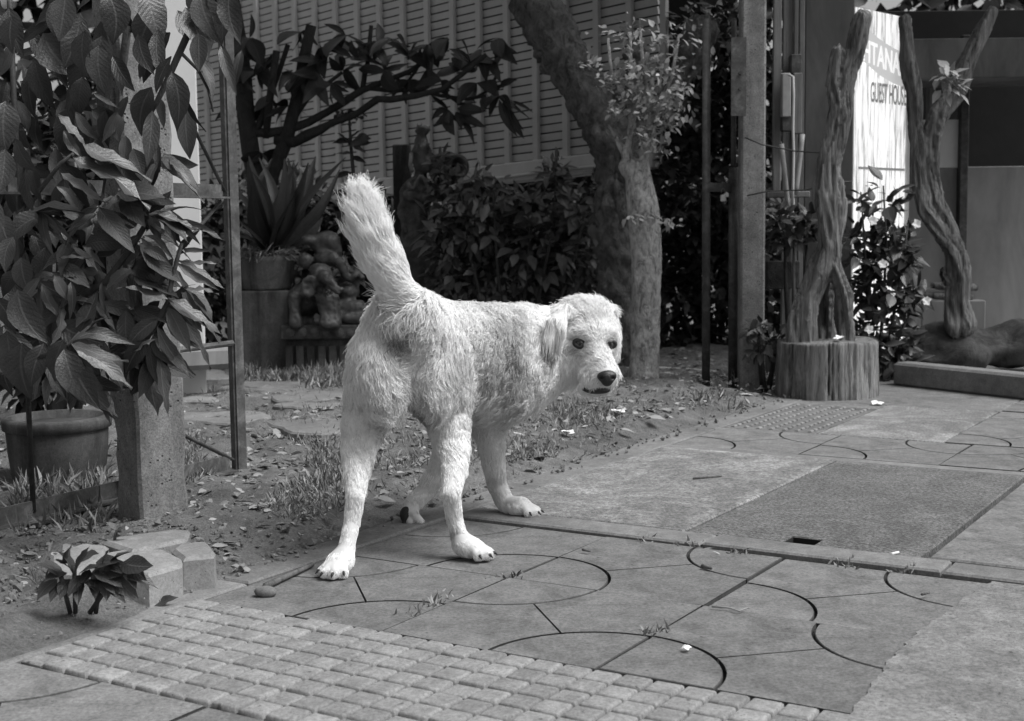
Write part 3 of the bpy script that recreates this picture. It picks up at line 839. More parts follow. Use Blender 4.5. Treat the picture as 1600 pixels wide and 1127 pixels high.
# loose paving blocks at the foot of the post
def block(poly_px, z0, h, label, lift=0.0):
    ol = [G(x, y, z0 + h)[:2] for x, y in poly_px]
    if sum(ol[i - 1][0] * ol[i][1] - ol[i][0] * ol[i - 1][1] for i in range(len(ol))) < 0: ol = ol[::-1]
    mb = MB(); mb.prism(ol, -.005, z0 + h, 0.007); c = np.mean(ol, 0)
    o = mb.build('paving_block', m_block, None, loc=(c[0], c[1], z0)); tag(o, label, 'paving block', 'loose paving blocks by the post')
block([(160, 845), (185, 838), (275, 826), (298, 828), (292, 842), (205, 860)], 0.022, 0.045, 'loose grey paving block lying flat right against the foot of the concrete post')
block([(268, 858), (282, 848), (324, 845), (337, 861), (334, 867), (286, 872)], 0.015, 0.05, 'small chamfered loose paving block set apart, nearest the bare soil, right of the pile')
block([(150, 866), (205, 856), (258, 858), (286, 872), (284, 882), (232, 897), (172, 893), (150, 878)], 0.012, 0.05, 'large six sided loose paving block behind the leafy weed below the post')
block([(78, 868), (128, 848), (170, 852), (158, 872), (120, 893), (78, 893)], 0.012, 0.055, 'loose paving block at the left edge, half hidden by the leafy weed')

# ------------------------------------------------------------------ right-hand gate posts, leaf, clutter
def rbox(name, px0, px1, py0, py1, Y, dep, mat, parent=None, rz=0.0, bev=0.004):
    a_ = P((px0 + px1) / 2, (py0 + py1) / 2, Y); w_ = pxm(px1 - px0, Y); h_ = pxm(py1 - py0, Y)
    mb = MB(); mb.box((a_[0], a_[1] + dep / 2, a_[2]), (w_, dep, h_), rz=rz, bev=bev); return mb.build(name, mat, parent)
YR = 5.42
q = P(1183, 350, YR); 
rp = empty('concrete_post', (q[0], q[1], 0), 'tall plain concrete gate post standing left of the stump', 'post', 'concrete gate posts')
mb = MB(); mb.box((q[0] - .012, q[1] + .06, 0.86), (0.096, 0.11, 1.9), rz=-0.05, bev=0.008); mb.build('shaft', m_post, rp)
mb = MB(); mb.box((q[0] - pxm(28, YR) - .006, q[1] - .01, 1.235), (0.058, 0.012, 0.30), rz=-.05); pl8 = mb.build('steel_plate', m_rustm, rp)
for z in (1.19, 1.25):
    mb = MB(); mb.tube([(q[0] - pxm(28, YR), q[1] - .012, z), (q[0] - pxm(28, YR), q[1] - .022, z)], .007, 8); mb.build('bolt', m_rustd, pl8)
lg = empty('steel_gate', (P(1124, 606, 5.55)[0], 5.55, 0), 'narrow gate leaf of two dark upright steel pipes, padlocked, in front of the dark hedge', 'gate', 'steel gate leaves')
def pipe(px, y0, y1, Y, r, name, mat, parent):
    a_ = P(px, y1, Y); b_ = P(px - .0, y0, Y); b_[0] = a_[0] + 0.0
    mb = MB(); mb.tube([a_, b_], r, 12); return mb.build(name, mat, parent, True)
pipe(1103, 30, 608, 5.54, pxm(6.5, 5.54), 'stile', m_rustd, lg)
pipe(1145, 262, 606, 5.56, pxm(7.5, 5.56), 'stile', m_rustd, lg)
pipe(1146, 30, 264, 5.56, pxm(4.2, 5.56), 'stile', m_rustm, lg)
a_, b_ = P(1103, 293, 5.53), P(1145, 293, 5.55)
mb = MB(); mb.bar(a_, b_, .012, .035); mb.build('lock_bracket', m_rustd, lg)
a_, b_ = P(1103, 570, 5.53), P(1145, 570, 5.55)
pl = P(1130, 303, 5.5)
pk = empty('padlock', pl, 'small pale padlock hanging from the bracket between the two gate pipes', 'padlock')
mb = MB(); mb.box(pl - [0, 0, .018], (.022, .012, .026), bev=.003); mb.build('lock_case', m_brass, pk)
mb = MB(); mb.tube([pl + np.array([.008 * math.cos(t), 0, .002 + .02 * math.sin(t)]) for t in np.linspace(0, math.pi, 9)], .0022, 6); mb.build('shackle', m_rustm, pk, True)
# pale hose on the ground behind the pipes
hp = [G(x, y, .012) for x, y in ((960, 583), (1010, 576), (1040, 577), (1090, 580), (1150, 586), (1190, 592))]
mb = MB(); mb.tube(hp, .011, 8); ho = mb.build('garden_hose', m_cable, None, True); tag(ho, 'pale hose lying across the soil behind the gate pipes', 'hose')

# board fence and clutter between post and driftwood
YF = 5.75
fenceo = empty('board_fence', (P(1230, 600, YF)[0], YF, 0), 'grey upright board fence with a rail between the concrete post and the stump', 'fence')
for i, (x0, x1, y0, y1, dy) in enumerate(((1208, 1221, -40, 305, 0.0), (1222, 1238, -40, 600, .05), (1239, 1246, -40, 600, .03), (1247, 1256, -40, 600, .06))):
    rbox('board', x0, x1, y0, y1, YF + dy, .018, m_boards if i != 2 else m_panel, fenceo)
rbox('panel', 1257, 1332, -40, 600, YF + 0.30, .02, m_panel, fenceo)
rbox('rail', 1198, 1266, 299, 309, YF - .06, .03, m_boards, fenceo)
rbox('rail', 1198, 1250, 408, 452, YF - .10, .06, m_rock, fenceo)
rbox('bracket', 1236, 1253, 85, 115, YF - .02, .05, m_rustd, fenceo)
rbox('bracket', 1222, 1236, 115, 182, YF - .06, .04, m_bamboo, fenceo)
rbox('bracket', 1240, 1254, 115, 208, YF - .05, .03, m_boards, fenceo)
rbox('bracket', 1222, 1240, 180, 205, YF - .05, .04, m_rustd, fenceo)
rbox('kick_board', 1196, 1332, 545, 612, YF + .12, .02, m_panel, fenceo)
bam = [((1238, 310), (1236, 590)), ((1254, 210), (1243, 305)), ((1221, 225), (1232, 330))]
for i, (p0, p1) in enumerate(bam):
    lab = ['long bamboo pole upright against the board fence left of the driftwood', 'short bamboo pole tilted behind the fence rail beside the driftwood', 'dark bamboo pole tilted left against the board fence'][i]
    mb = MB(); a_, b_ = P(*p0, YF - .09), P(*p1, YF - .09); n = 7
    mb.tube([a_ + (b_ - a_) * t for t in np.linspace(0, 1, n)], pxm(4.0, YF), 8); o = mb.build('bamboo_pole', m_bamboo, None, True, loc=b_); tag(o, lab, 'bamboo pole', 'bamboo poles on the fence')
cb = [P(x, y, YF - .12) for x, y in ((1232, 117), (1239, 120), (1240, 150), (1239, 200), (1240, 240), (1239, 290), (1238, 325))]
mb = MB(); mb.tube(cb, .006, 6); o = mb.build('cable', m_cable, None, True, loc=cb[-1]); tag(o, 'pale electric cable hanging down the boards above the fence rail', 'cable')
for k_, (pp, lab) in enumerate((([(1164, 215), (1190, 226), (1240, 236), (1285, 239), (1300, 240)], 'thin wire strung from the concrete post to the driftwood, upper one'), ([(1167, 306), (1200, 299), (1260, 297), (1300, 285), (1330, 284)], 'thin wire strung from the concrete post to the driftwood, lower one'))):
    mb = MB(); mb.tube([P(x, y, 5.38 - .05 * (i / 4)) for i, (x, y) in enumerate(pp)], .0028, 5); o = mb.build('wire', m_wire, None, True, loc=P(*pp[0], 5.38)); tag(o, lab, 'wire')

# grey house wall, door frame and eave at far right
YW = 7.4
rw = empty('guest_house_wall', (P(1480, 500, YW)[0], YW, 0), 'plain grey rendered wall with dark doorway at the far right edge', 'wall')
rbox('render', 1350, 1700, 262, 560, YW, .1, m_gwall, rw)
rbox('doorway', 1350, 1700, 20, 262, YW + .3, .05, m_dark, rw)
rbox('door_frame', 1500, 1513, 60, 480, YW - .05, .06, m_rustd, rw)
rbox('lintel', 1440, 1500, 188, 262, YW - .01, .06, m_wallp, rw)
rbox('eave', 1420, 1700, 60, 120, YW - .6, .5, m_panel, rw)
rbox('bracket', 1452, 1462, 120, 190, YW - .1, .06, m_gwall, rw)
# ledge and dark boulder
lg_ = [G(1418, 604, 0), ]
mb = MB(); a_, b_ = G(1412, 602), G(1640, 628)
mb.bar(np.array([a_[0], a_[1] + .05, .045]), np.array([b_[0], b_[1] + .05, .045]), .10, .095, bev=.01); o = mb.build('low_kerb', m_kerb, None, loc=(a_[0], a_[1], 0)); tag(o, 'low concrete kerb below the dark boulder at the right edge', 'kerb')

# ------------------------------------------------------------------ stump and driftwood
sc_ = np.array([1.225, 5.30, 0]); rs = pxm(80, 5.3); hs = pxm(86, 5.3)
n = 260; V = []; prof = [(1.0, -.01), (1.0, 0.0), (1.0, .02), (.99, .045), (0.985, .07), (.98, .10), (0.975, .13), (.972, .16), (0.97, hs - .012), (0.965, hs - .004), (0.94, hs), (0.6, hs + .004), (0.2, hs), (0.01, hs)]
ang = np.arange(n) / n * 2 * math.pi
fl = sum(rng.uniform(.01, .035) / (1 + .12 * q_) * np.sin(q_ * ang + rng.uniform(0, 6.28)) for q_ in (2, 3, 5, 7, 11, 16, 23, 31))
cr = np.zeros(n)
for _ in range(70):
    c0_ = rng.uniform(0, 2 * math.pi); cr -= rng.uniform(.01, .075) * np.exp(-((np.angle(np.exp(1j * (ang - c0_)))) / rng.uniform(.008, .022)) ** 2)
for i, (r, z) in enumerate(prof):
    k_ = 1.0 if i < 10 else 0.4
    for j in range(n):
        rr = rs * (r + k_ * (fl[j] * .6 + cr[j] * (1 + .7 * math.sin(z * 55 + ang[j] * 40))) * (1 if r > .5 else 0) + (rng.normal() * .004 if i < 11 else 0))
        zz_ = z + (0.02 * max(0, math.sin(ang[j] * 7 + 1)) ** 6 if i == 1 else 0)
        V.append((sc_[0] + rr * math.cos(ang[j]), sc_[1] + rr * math.sin(ang[j]), zz_ if z < hs - .02 else zz_ + .004 * math.sin(ang[j] * 3)))
Fq = [[i * n + k, i * n + (k + 1) % n, (i + 1) * n + (k + 1) % n, (i + 1) * n + k] for i in range(len(prof) - 1) for k in range(n)]
st = mesh_obj('tree_stump', V, Fq, m_stump, None, True, loc=sc_); tag(st, 'cracked round tree stump on the pavement carrying the twisted driftwood', 'stump')

def woody(name, chains, mat, h, label, cat, group=None, k=0.025, cuts=(), disp=0.006, loc=None, ell=()):
    allp = np.concatenate([np.array([c[0] for c in ch]) for ch in chains]); mr = max(c[1] for ch in chains for c in ch)
    s = Solid(allp.min(0) - mr - .05, allp.max(0) + mr + .05, h)
    for ch in chains: s.chain([c[0] for c in ch], [c[1] for c in ch], k)
    for e in ell: s.ell(*e[:2], k=.02)
    for c in cuts: s.ell(c[0], c[1], k=0.02, cut=True)
    v, f = s.mesh()
    if disp:
        # ridges that run along each limb: noise over (angle about the limb, height)
        wh_ = s.nearest(v); ax_ = np.zeros_like(v)
        for i_, p_ in enumerate(s.prims):
            m_ = wh_ == i_
            if not m_.any() or p_[0] != 'c': continue
            ab_ = p_[2] - p_[1]; t_ = np.clip(((v[m_] - p_[1]) @ ab_) / (ab_ @ ab_), 0, 1); ax_[m_] = v[m_] - (p_[1] + t_[:, None] * ab_)
        ph_ = np.arctan2(ax_[:, 1], ax_[:, 0]) + v[:, 2] * 2.2
        st_ = np.c_[np.cos(ph_) * .05, np.sin(ph_) * .05, v[:, 2] * .10]
        d = disp * (SN1(st_, 80) * .45 - np.abs(SN2(st_, 200)) * .5 + SN3(v * np.array([1, 1, .5]), 30) * .35)
        g = v - v.mean(0); nrm = vertex_normals(v, f); v = v + nrm * d[:, None]
    o = mesh_obj(name, v, f.tolist(), mat, None, True, loc=loc if loc is not None else (allp[0][0], allp[0][1], allp[:, 2].min()))
    if label: tag(o, label, cat, group)
    return o
def vertex_normals(v, f):
    f = np.asarray(f); nr = np.cross(v[f[:, 2]] - v[f[:, 0]], v[f[:, 3]] - v[f[:, 1]]); out = np.zeros_like(v)
    for c in range(4): np.add.at(out, f[:, c], nr)
    return out / (np.linalg.norm(out, axis=1)[:, None] + 1e-12)
def pr(lst, Y, dy=None):
    return [(P(x, y, Y + (d if d else 0)), pxm(r, Y)) for x, y, r, *d_ in lst for d in [d_[0] if d_ else 0]]
YD = 5.27
ch1 = pr([(1250, 545, 25), (1254, 500, 21), (1264, 465, 18), (1281, 425, 22), (1298, 390, 20), (1296, 350, 18), (1292, 300, 17), (1297, 255, 16), (1309, 215, 17), (1318, 180, 18), (1318, 150, 18), (1326, 110, 16), (1340, 75, 15), (1350, 30, 14)], YD)
ch2 = pr([(1324, 545, 11, -.02), (1322, 500, 12, -.02), (1320, 460, 14, -.02), (1306, 412, 11, -.02), (1304, 385, 14), (1312, 350, 9), (1310, 320, 9), (1300, 270, 12)], YD)
ch3 = pr([(1294, 545, 12, .10), (1290, 500, 11, .10), (1294, 450, 11, .08), (1302, 405, 11, .03)], YD)
ch4 = pr([(1281, 320, 9), (1280, 290, 9), (1290, 250, 11), (1312, 170, 12, -.02), (1304, 130, 11), (1312, 80, 10)], YD)
woody('driftwood', [ch1, ch2, ch3, ch4], m_drift, 0.008, 'tall twisted driftwood trunk with a split hollow base standing on the stump', 'driftwood', 'driftwood trunks', 0.012, disp=0.012)
YD2 = 5.9
ch1 = pr([(1500, 505, 26), (1496, 470, 20), (1502, 435, 17), (1492, 395, 15), (1468, 360, 15), (1446, 325, 15), (1436, 285, 14), (1436, 235, 13), (1432, 190, 12), (1430, 140, 11), (1420, 95, 11), (1412, 30, 11)], YD2)
ch2 = pr([(1506, 420, 12), (1486, 360, 13), (1468, 315, 11), (1458, 265, 10), (1456, 220, 12), (1470, 180, 15), (1492, 145, 15), (1510, 105, 14), (1530, 60, 14), (1550, 20, 12)], YD2)
ch3 = pr([(1480, 440, 6), (1472, 428, 5), (1474, 420, 4)], YD2)
ch4 = pr([(1456, 220, 9), (1458, 195, 8), (1470, 178, 10)], YD2)
woody('driftwood', [ch1, ch2, ch3, ch4], m_drift, 0.009, 'forked driftwood trunk with two curving arms rising from the boulder at right', 'driftwood', 'driftwood trunks', 0.012, disp=0.012)
bc = P(1490, 545, 5.98); s = Solid(bc - .5, bc + .5, .018)
s.ell(bc, (0.25, .16, .105), k=.03); s.ell(bc + [.28, .02, 0], (.22, .16, .11), k=.03); s.ell(bc + [-.08, 0, -.04], (.2, .15, .09), k=.03)
v, f = s.mesh(); v = v + vertex_normals(v, f) * (0.016 * SN1(v, 14) - .010 * np.abs(SN2(v, 30)))[:, None]
o = mesh_obj('boulder', v, f.tolist(), m_rock, None, True, loc=(bc[0], bc[1], 0)); tag(o, 'dark rough boulder on the low kerb under the forked driftwood', 'boulder')
for i, (x, y, w) in enumerate(((1476, 447, 20), (1466, 462, 22))):
    mb = MB(); a_, b_ = P(x - w, y, 6.3), P(x + w + 30, y + 2, 6.35); mb.tube([a_, (a_ + b_) / 2, b_], pxm(6, 6.3), 10, wob=.1); o = mb.build('log', m_drift, None, True); tag(o, ['thin log stacked on top behind the forked driftwood', 'lower log behind the forked driftwood, just above the boulder'][i], 'log', 'logs by the wall')
rbox('log_rest', 1440, 1540, 470, 520, 6.3, .1, m_gwall, rw)

# ------------------------------------------------------------------ lit sign
def mk_sign():
    t = NT('sign_face'); c = t.coord('UV')
    n1 = t.noise(t.coord('UV', (9, 2.2, 1)), 3.0, 5, .6, 1.0)
    col = t.ramp(n1, [(0.36, .28), (0.45, .58), (0.54, .90)])
    t.l.new(col, t.b.inputs['Emission Color']); t.b.inputs['Emission Strength'].default_value = 0.34
    return t.done(col, .5)
m_sign = mk_sign()
def m_lit(name, val, em):
    t = NT(name); t.b.inputs['Emission Color'].default_value = (val, val, val, 1); t.b.inputs['Emission Strength'].default_value = em
    return t.done(val, .5)
m_signd = m_lit('sign_band', 0.42, .4); m_signw = m_lit('sign_white_letter', .9, .3); m_signg = m_lit('sign_grey_letter', .16, .3); m_frame = m_plain('sign_frame', .5, .4, .1)
YS = 6.55
sL = P(1329, 300, YS); ang_s = math.radians(46); sx = np.array([math.cos(ang_s), math.sin(ang_s), 0]); 
# find width so that the far edge falls at px 1417
dR = ray(1417, 300); tw = (sL[0] * dR[1] - sL[1] * dR[0]) / (sx[1] * dR[0] - sx[0] * dR[1]); sw = float(tw)
z_of = lambda py: float(P(1372, py, YS + sw * .5 * sx[1])[2])
sz0, sz1 = z_of(600), z_of(20)
sign = empty('sign_board', (sL[0] + sx[0] * sw / 2, sL[1] + sx[1] * sw / 2, 0), 'bright white lit guest house sign board behind the leafy shrub at right', 'sign')
snrm = np.array([sx[1], -sx[0], 0])
def sp(a, z, d=0.0): return sL + sx * (a * sw) - [0, 0, sL[2]] + np.array([0, 0, z]) + snrm * d
def squad(name, a0, a1, z0, z1, d, mat):
    v = [sp(a0, z0, d), sp(a1, z0, d), sp(a1, z1, d), sp(a0, z1, d)]
    return mesh_obj(name, v, [(0, 1, 2, 3)], mat, sign, False, [(0, 0), (1, 0), (1, 1), (0, 1)])
mb = MB(); mb.bar(sp(.5, sz0 - .01, -.04), sp(.5, sz1, -.04), .07, sw, up=sx); mb.build('case', m_frame, sign)
squad('face', .02, .95, sz0, sz1, .002, m_sign)
mb = MB(); mb.bar(sp(.975, sz0, .005), sp(.975, sz1, .005), .014, sw * .05, up=sx); mb.build('frame_bar', m_frame, sign)
mb = MB(); mb.bar(sp(.01, sz0, .003), sp(.01, sz1, .003), .010, sw * .02, up=sx); mb.build('frame_bar', m_frame, sign)
mb = MB(); mb.bar(sp(.12, z_of(264) , .003), sp(.93, z_of(264), .003), .008, .012); mb.build('frame_bar', m_frame, sign)
zb = [(0.0, z_of(96), z_of(60)), (.2, z_of(102), z_of(60)), (.45, z_of(118), z_of(60)), (.7, z_of(128), z_of(60)), (.95, z_of(134), z_of(60))]
v = [sp(max(.02, a), z0, .004) for a, z0, z1 in zb] + [sp(max(.02, a), z0 + .17, .004) for a, z0, z1 in zb][::-1]
mesh_obj('band', v, [list(range(len(v)))], m_signd, sign)
def text(s_, a0, z0, hgt, width, mat, tilt=0.0, name='lettering', bold=True):
    cu = bpy.data.curves.new(name, 'FONT'); cu.body = s_; cu.size = hgt; cu.extrude = 0.0008; cu.offset = hgt * 0.008 if bold else 0
    o = bpy.data.objects.new(name, cu); COL.objects.link(o)
    bpy.context.view_layer.update(); wx = max(o.dimensions.x, 1e-3)
    X = Vector(sx) * (width * sw / wx); Z = Vector((0, 0, 1)); N = Vector(snrm)
    org = Vector(sp(a0, z0, .0055)) - Vector(sign.location)
    Xt = X + Vector((0, 0, tilt * X.length))
    ML = Matrix(((Xt.x, Z.x, N.x, org.x), (Xt.y, Z.y, N.y, org.y), (Xt.z, Z.z, N.z, org.z), (0, 0, 0, 1)))
    cu.materials.append(mat)
    bpy.context.view_layer.update()
    me = bpy.data.meshes.new_from_object(o.evaluated_get(bpy.context.evaluated_depsgraph_get()))
    t_ = bpy.data.objects.new(name, me); COL.objects.link(t_); t_.parent = sign; me.transform(ML)
    bpy.data.objects.remove(o); return t_
text('HTANAN', .16, z_of(99), .15, .78, m_signw, -.13)
text('GUEST HOUSE', .30, z_of(161), .135, .64, m_signg, .0)

# ------------------------------------------------------------------ pot, pedestal, spiky plant
YP = 6.2
pc_ = P(409, 500, YP)
ped = empty('pedestal', (pc_[0], pc_[1] + .12, 0), 'stained concrete pedestal under the plant pot beside the elephant statue', 'pedestal')
hp_ = float(P(409, 455, YP)[2])
mb = MB(); mb.box((pc_[0], pc_[1] + .13, hp_ / 2), (pxm(82, YP), .24, hp_), rz=.03, bev=.006); mb.build('block', m_pot, ped)
mb = MB(); mb.box((pc_[0], pc_[1] + .13, .015), (pxm(88, YP), .26, .05), rz=.03, bev=.006); mb.build('footing', m_pot, ped)
potc = np.array([pc_[0], pc_[1] + .13, hp_ + .002]); hr = float(P(409, 402, YP)[2]) - hp_
pot = empty('plant_pot', potc, 'stained concrete bowl pot with straw round its rim on the pedestal', 'pot', 'concrete pots')
R_ = pxm(48, YP)
mb = MB(); mb.lathe([(R_ * .82, 0), (R_ * .84, .01), (R_ * .93, hr * .45), (R_ * .98, hr * .85), (R_ * 1.0, hr), (R_ * .93, hr), (R_ * .9, hr - .02), (.01, hr - .02)], potc, 32); mb.build('bowl', m_pot, pot, True)
its = []
for _ in range(520):
    a_ = rng.uniform(0, 6.28); r_ = R_ * rng.uniform(.35, 1.0); b_ = potc + np.array([r_ * math.cos(a_), r_ * math.sin(a_), hr + rng.uniform(-.01, .035)])
    d_ = np.array([math.cos(a_), math.sin(a_), rng.uniform(-1.4, .5)]) + rng.normal(size=3) * .7; d_ /= np.linalg.norm(d_)
    its.append((b_, b_ + d_ * rng.uniform(.03, .075), rdir(.5), .45))
fo_ = foliage('straw', pot, m_grass, its, 'slim'); fo_['kind'] = 'stuff'
spk = empty('spiky_plant', potc + [0, 0, hr - .02], 'spiky plant with long sword shaped leaves growing from the bowl pot', 'plant')
sb = potc + np.array([.03, .0, hr - .02])
mb = MB(); mb.tube([sb, sb + [0, 0, .10]], [.035, .025], 8); mb.build('stem', m_stem, spk)
tips = [(375, 258, -.1), (366, 300, -.2), (372, 275, .1), (388, 262, -.2), (405, 250, .15), (420, 245, .2), (438, 262, -.15), (452, 285, -.2), (461, 258, .05), (484, 242, .1), (478, 262, -.2), (500, 300, .2), (532, 248, -.1), (528, 268, .1), (372, 330, -.3), (360, 352, -.1), (368, 372, -.25), (395, 300, -.3), (425, 280, -.35), (462, 300, -.3), (505, 330, .25), (412, 262, .35), (447, 248, .3)]
for i, (x, y, dy) in enumerate(tips):
    t_ = P(x, y, YP + .13 + dy); b_ = sb + np.array([(t_[0] - sb[0]) * .06, dy * .08, .03 + .03 * rng.random()])
    leaf(spk, b_, t_ + [0, 0, .02], np.array([-(t_[0] - b_[0]) * .8, -.7, .5]) + rng.normal(size=3) * .2, 'strap', m_strap, i, 1.35 + .3 * rng.random())

# ------------------------------------------------------------------ elephant statue group on its plinth
YE = 6.15
def ep(x, y, dy=0.0): return P(x, y, YE + dy)
def er(r): return pxm(r, YE)
pq = ep(500, 540)
epl = empty('elephant_statue', (pq[0], YE + .1, 0), 'dark stone statue of small elephants on a plinth banded with discs, beside the pedestal', 'statue', 'garden statues')
hz1 = float(ep(500, 530)[2]); hz0 = float(ep(500, 507)[2])
mb = MB()
mb.box((ep(510, 540)[0], YE + .12, hz1 / 2 - .02), (er(130), .22, hz1 + .04), bev=.004); mb.build('plinth', m_pot, epl)
for i in range(8):
    x = 452 + i * 17; mb = MB(); p_ = ep(x, 555); mb.box((p_[0], YE - .002, hz1 * .46), (er(12), .02, hz1 * .75), bev=.003); mb.build('plinth_panel', m_pot, epl)
mb = MB(); mb.box((ep(510, 518)[0], YE + .10, (hz0 + hz1) / 2), (er(140), .28, hz0 - hz1 - .002), bev=.006); bnd_ = mb.build('band', m_statue, epl)
for i in range(7):
    c_ = ep(456 + i * 19, 518); c_[1] = YE - .042
    mb = MB(); 
    for r_, d_ in ((.020, .006), (.013, .010), (.006, .014)): mb.tube([c_ + [0, .01, 0], c_ - [0, d_, 0]], r_, 14)
    mb.build('disc', m_statue2, bnd_)
def sculpt(name, lo, hi, h, fn, mat, parent, disp=.002):
    s = Solid(lo, hi, h); fn(s); v, f = s.mesh()
    if disp: v = v + vertex_normals(v, f) * (disp * SN1(v, 60) - disp * 1.3 * np.abs(SN2(v, 190)))[:, None]
    return mesh_obj(name, v, f.tolist(), mat, parent, True)
lo_, hi_ = ep(440, 520) - [.1, .25, .1], ep(580, 340) + [.1, .35, .1]
def eleph(s):
    s.ell(ep(478, 468, .08), (er(30), .09, er(27)), k=.03)                       # body
    s.ell(ep(503, 436, -.03), (er(19), .06, er(22)), k=.02); s.ell(ep(498, 422, -.02), (er(14), .05, er(12)), k=.02)   # head and dome
    for x, x2, dy in ((462, 460, -.03), (504, 508, -.07), (520, 522, -.05), (478, 480, .10)):
        s.chain([ep(x, 466, dy), ep(x2, 490, dy - .01), ep(x2 + 2, 505, dy - .02)], [er(12), er(9.5), er(11)], .015)
    s.chain([ep(508, 432, -.09), ep(516, 438, -.12), ep(522, 450, -.13), ep(528, 456, -.14), ep(534, 452, -.14)], [er(11), er(9), er(7), er(5.5), er(4.5)], .012)  # trunk
    s.ell(ep(482, 448, -.085), (er(13), .016, er(19)), k=.006); s.ell(ep(483, 450, -.104), (er(9), .014, er(14)), k=.004, cut=True)   # ear, hollowed
    for x, y in ((512, 462), (508, 466)): s.cone(ep(x - 4, y - 12, -.09), ep(x + 6, y - 2, -.12), er(3), er(1.5), .004)              # tusks
    for k_ in range(4): s.ell(ep(516 + k_ * 3.2, 439 + k_ * 5, -.135 - .002 * k_), (er(9 - k_), .006, er(1.2)), k=.004)
def eleph2(s):
    s.ell(ep(508, 405, .06), (er(18), .06, er(13)), k=.02); s.ell(ep(478, 408, .04), (er(12), .03, er(14)), k=.015)
    s.chain([ep(520, 402, .02), ep(533, 412, .0), ep(538, 430, .0), ep(548, 436, .0), ep(556, 430, .0)], [er(9), er(8), er(7), er(6), er(5)], .012)
    s.chain([ep(500, 380, .10), ep(515, 378, .10), ep(525, 395, .10)], [er(17), er(18), er(12)], .02)
    s.ell(ep(482, 375, .08), (er(12), .05, er(9)), k=.01)
def figure(s):
    s.chain([ep(525, 480, .02), ep(560, 482, .02), ep(585, 495, .02)], [er(13), er(14), er(10)], .02)
    s.chain([ep(528, 497, -.02), ep(570, 499, -.02)], [er(9), er(9)], .012)
    s.ell(ep(545, 455, .06), (er(18), .06, er(16)), k=.02); s.ell(ep(562, 420, .08), (er(12), .05, er(12)), k=.015)
    s.chain([ep(536, 405, .08), ep(545, 425, .06), ep(565, 433, .02)], [er(8), er(7), er(6)], .012)
    s.cone(ep(545, 455, .06), ep(560, 430, .08), er(9), er(8), .02)
sculpt('elephant', lo_, hi_, .0075, eleph, m_statue, epl); sculpt('raised_elephant', lo_, hi_, .0085, eleph2, m_statue, epl); sculpt('reclining_figure', lo_, hi_ + [.1, 0, 0], .0085, figure, m_statue, epl)

# ------------------------------------------------------------------ standing figure statue with a jar
YT = 7.2
def tp(x, y, dy=0.0): return P(x, y, YT + dy)
def trr(r): return pxm(r, YT)
tpq = tp(650, 460); sta = empty('figure_statue', (tpq[0], YT, 0), 'weathered stone statue of a crowned figure shouldering a jar among the bushes', 'statue', 'garden statues')
lo_, hi_ = tp(600, 520) - [.2, .3, .2], tp(740, 190) + [.2, .3, .2]
def torso(s):
    s.ell(tp(660, 254), (trr(15), .055, trr(20)), k=.02)                                        # head
    s.ell(tp(666, 258, -.045), (trr(10), .03, trr(15)), k=.015); s.ell(tp(672, 256, -.07), (trr(2.5), .012, trr(5)), k=.008)
    s.chain([tp(658, 236), tp(659, 222), tp(660, 207)], [trr(17), trr(11), trr(6)], .012)         # crown
    s.ell(tp(660, 203), (trr(13), .03, trr(8)), k=.006)
    for dx_ in (-11, -6, 0, 6, 11): s.cone(tp(660 + dx_ * .6, 206), tp(660 + dx_ * 1.2, 190 + abs(dx_) * .6), trr(3), trr(1.5), .005)
    for dx_ in (-8, 8): s.cone(tp(660 + dx_, 232, -.05), tp(662 + dx_, 225, -.06), trr(4), trr(3), .006)
    for dx_ in (-5, 5): s.ell(tp(668 + dx_, 250, -.085), (trr(3.2), .014, trr(1.8)), k=.006, cut=True)
    s.ell(tp(670, 266, -.085), (trr(4), .012, trr(1.3)), k=.004, cut=True)
    s.cone(tp(656, 270), tp(654, 292), trr(9), trr(12), .02)
    s.chain([tp(640, 298), tp(655, 296), tp(675, 300)], [trr(13), trr(17), trr(13)], .03)
    s.chain([tp(655, 300), tp(652, 325), tp(650, 345)], [trr(22), trr(18), trr(19)], .03)
    s.ell(tp(642, 306, -.08), (trr(13), .04, trr(12)), k=.015); s.ell(tp(668, 308, -.08), (trr(13), .04, trr(12)), k=.015)
    s.chain([tp(634, 300), tp(627, 335, -.02), tp(634, 362, -.05)], [trr(9), trr(7.5), trr(6)], .015)
    s.chain([tp(678, 300), tp(695, 290, -.03), tp(690, 266, -.04)], [trr(9), trr(8), trr(6)], .015)
def skirt(s):
    s.chain([tp(648, 352), tp(647, 385), tp(646, 420), tp(650, 480), tp(650, 520)], [trr(21), trr(23), trr(20), trr(17), trr(17)], .03)
    s.chain([tp(668, 360), tp(672, 400), tp(668, 450), tp(668, 520)], [trr(16), trr(17), trr(15), trr(14)], .03)
tor_ = sculpt('torso', lo_, hi_, .011, torso, m_statue2, sta, .003); sculpt('skirt', lo_, hi_, .012, skirt, m_statue2, sta, .003)
mb = MB(); jc = tp(700, 263, -.02)
axj = np.array([.55, -.83, .05]); axj /= np.linalg.norm(axj)
o1 = np.cross(axj, [0, 0, 1]); o1 /= np.linalg.norm(o1); o2 = np.cross(o1, axj)
prof = [(.01, -.10), (.05, -.10), (.085, -.06), (.09, 0), (.07, .05), (.045, .075), (.06, .095), (.064, .105), (.04, .105), (.036, .08), (.01, .06)]
V = []; nn = 20
for r_, z_ in prof:
    for k_ in range(nn):
        a_ = 2 * math.pi * k_ / nn; V.append(jc + o1 * (r_ * math.cos(a_)) + o2 * (r_ * math.sin(a_)) + axj * z_)
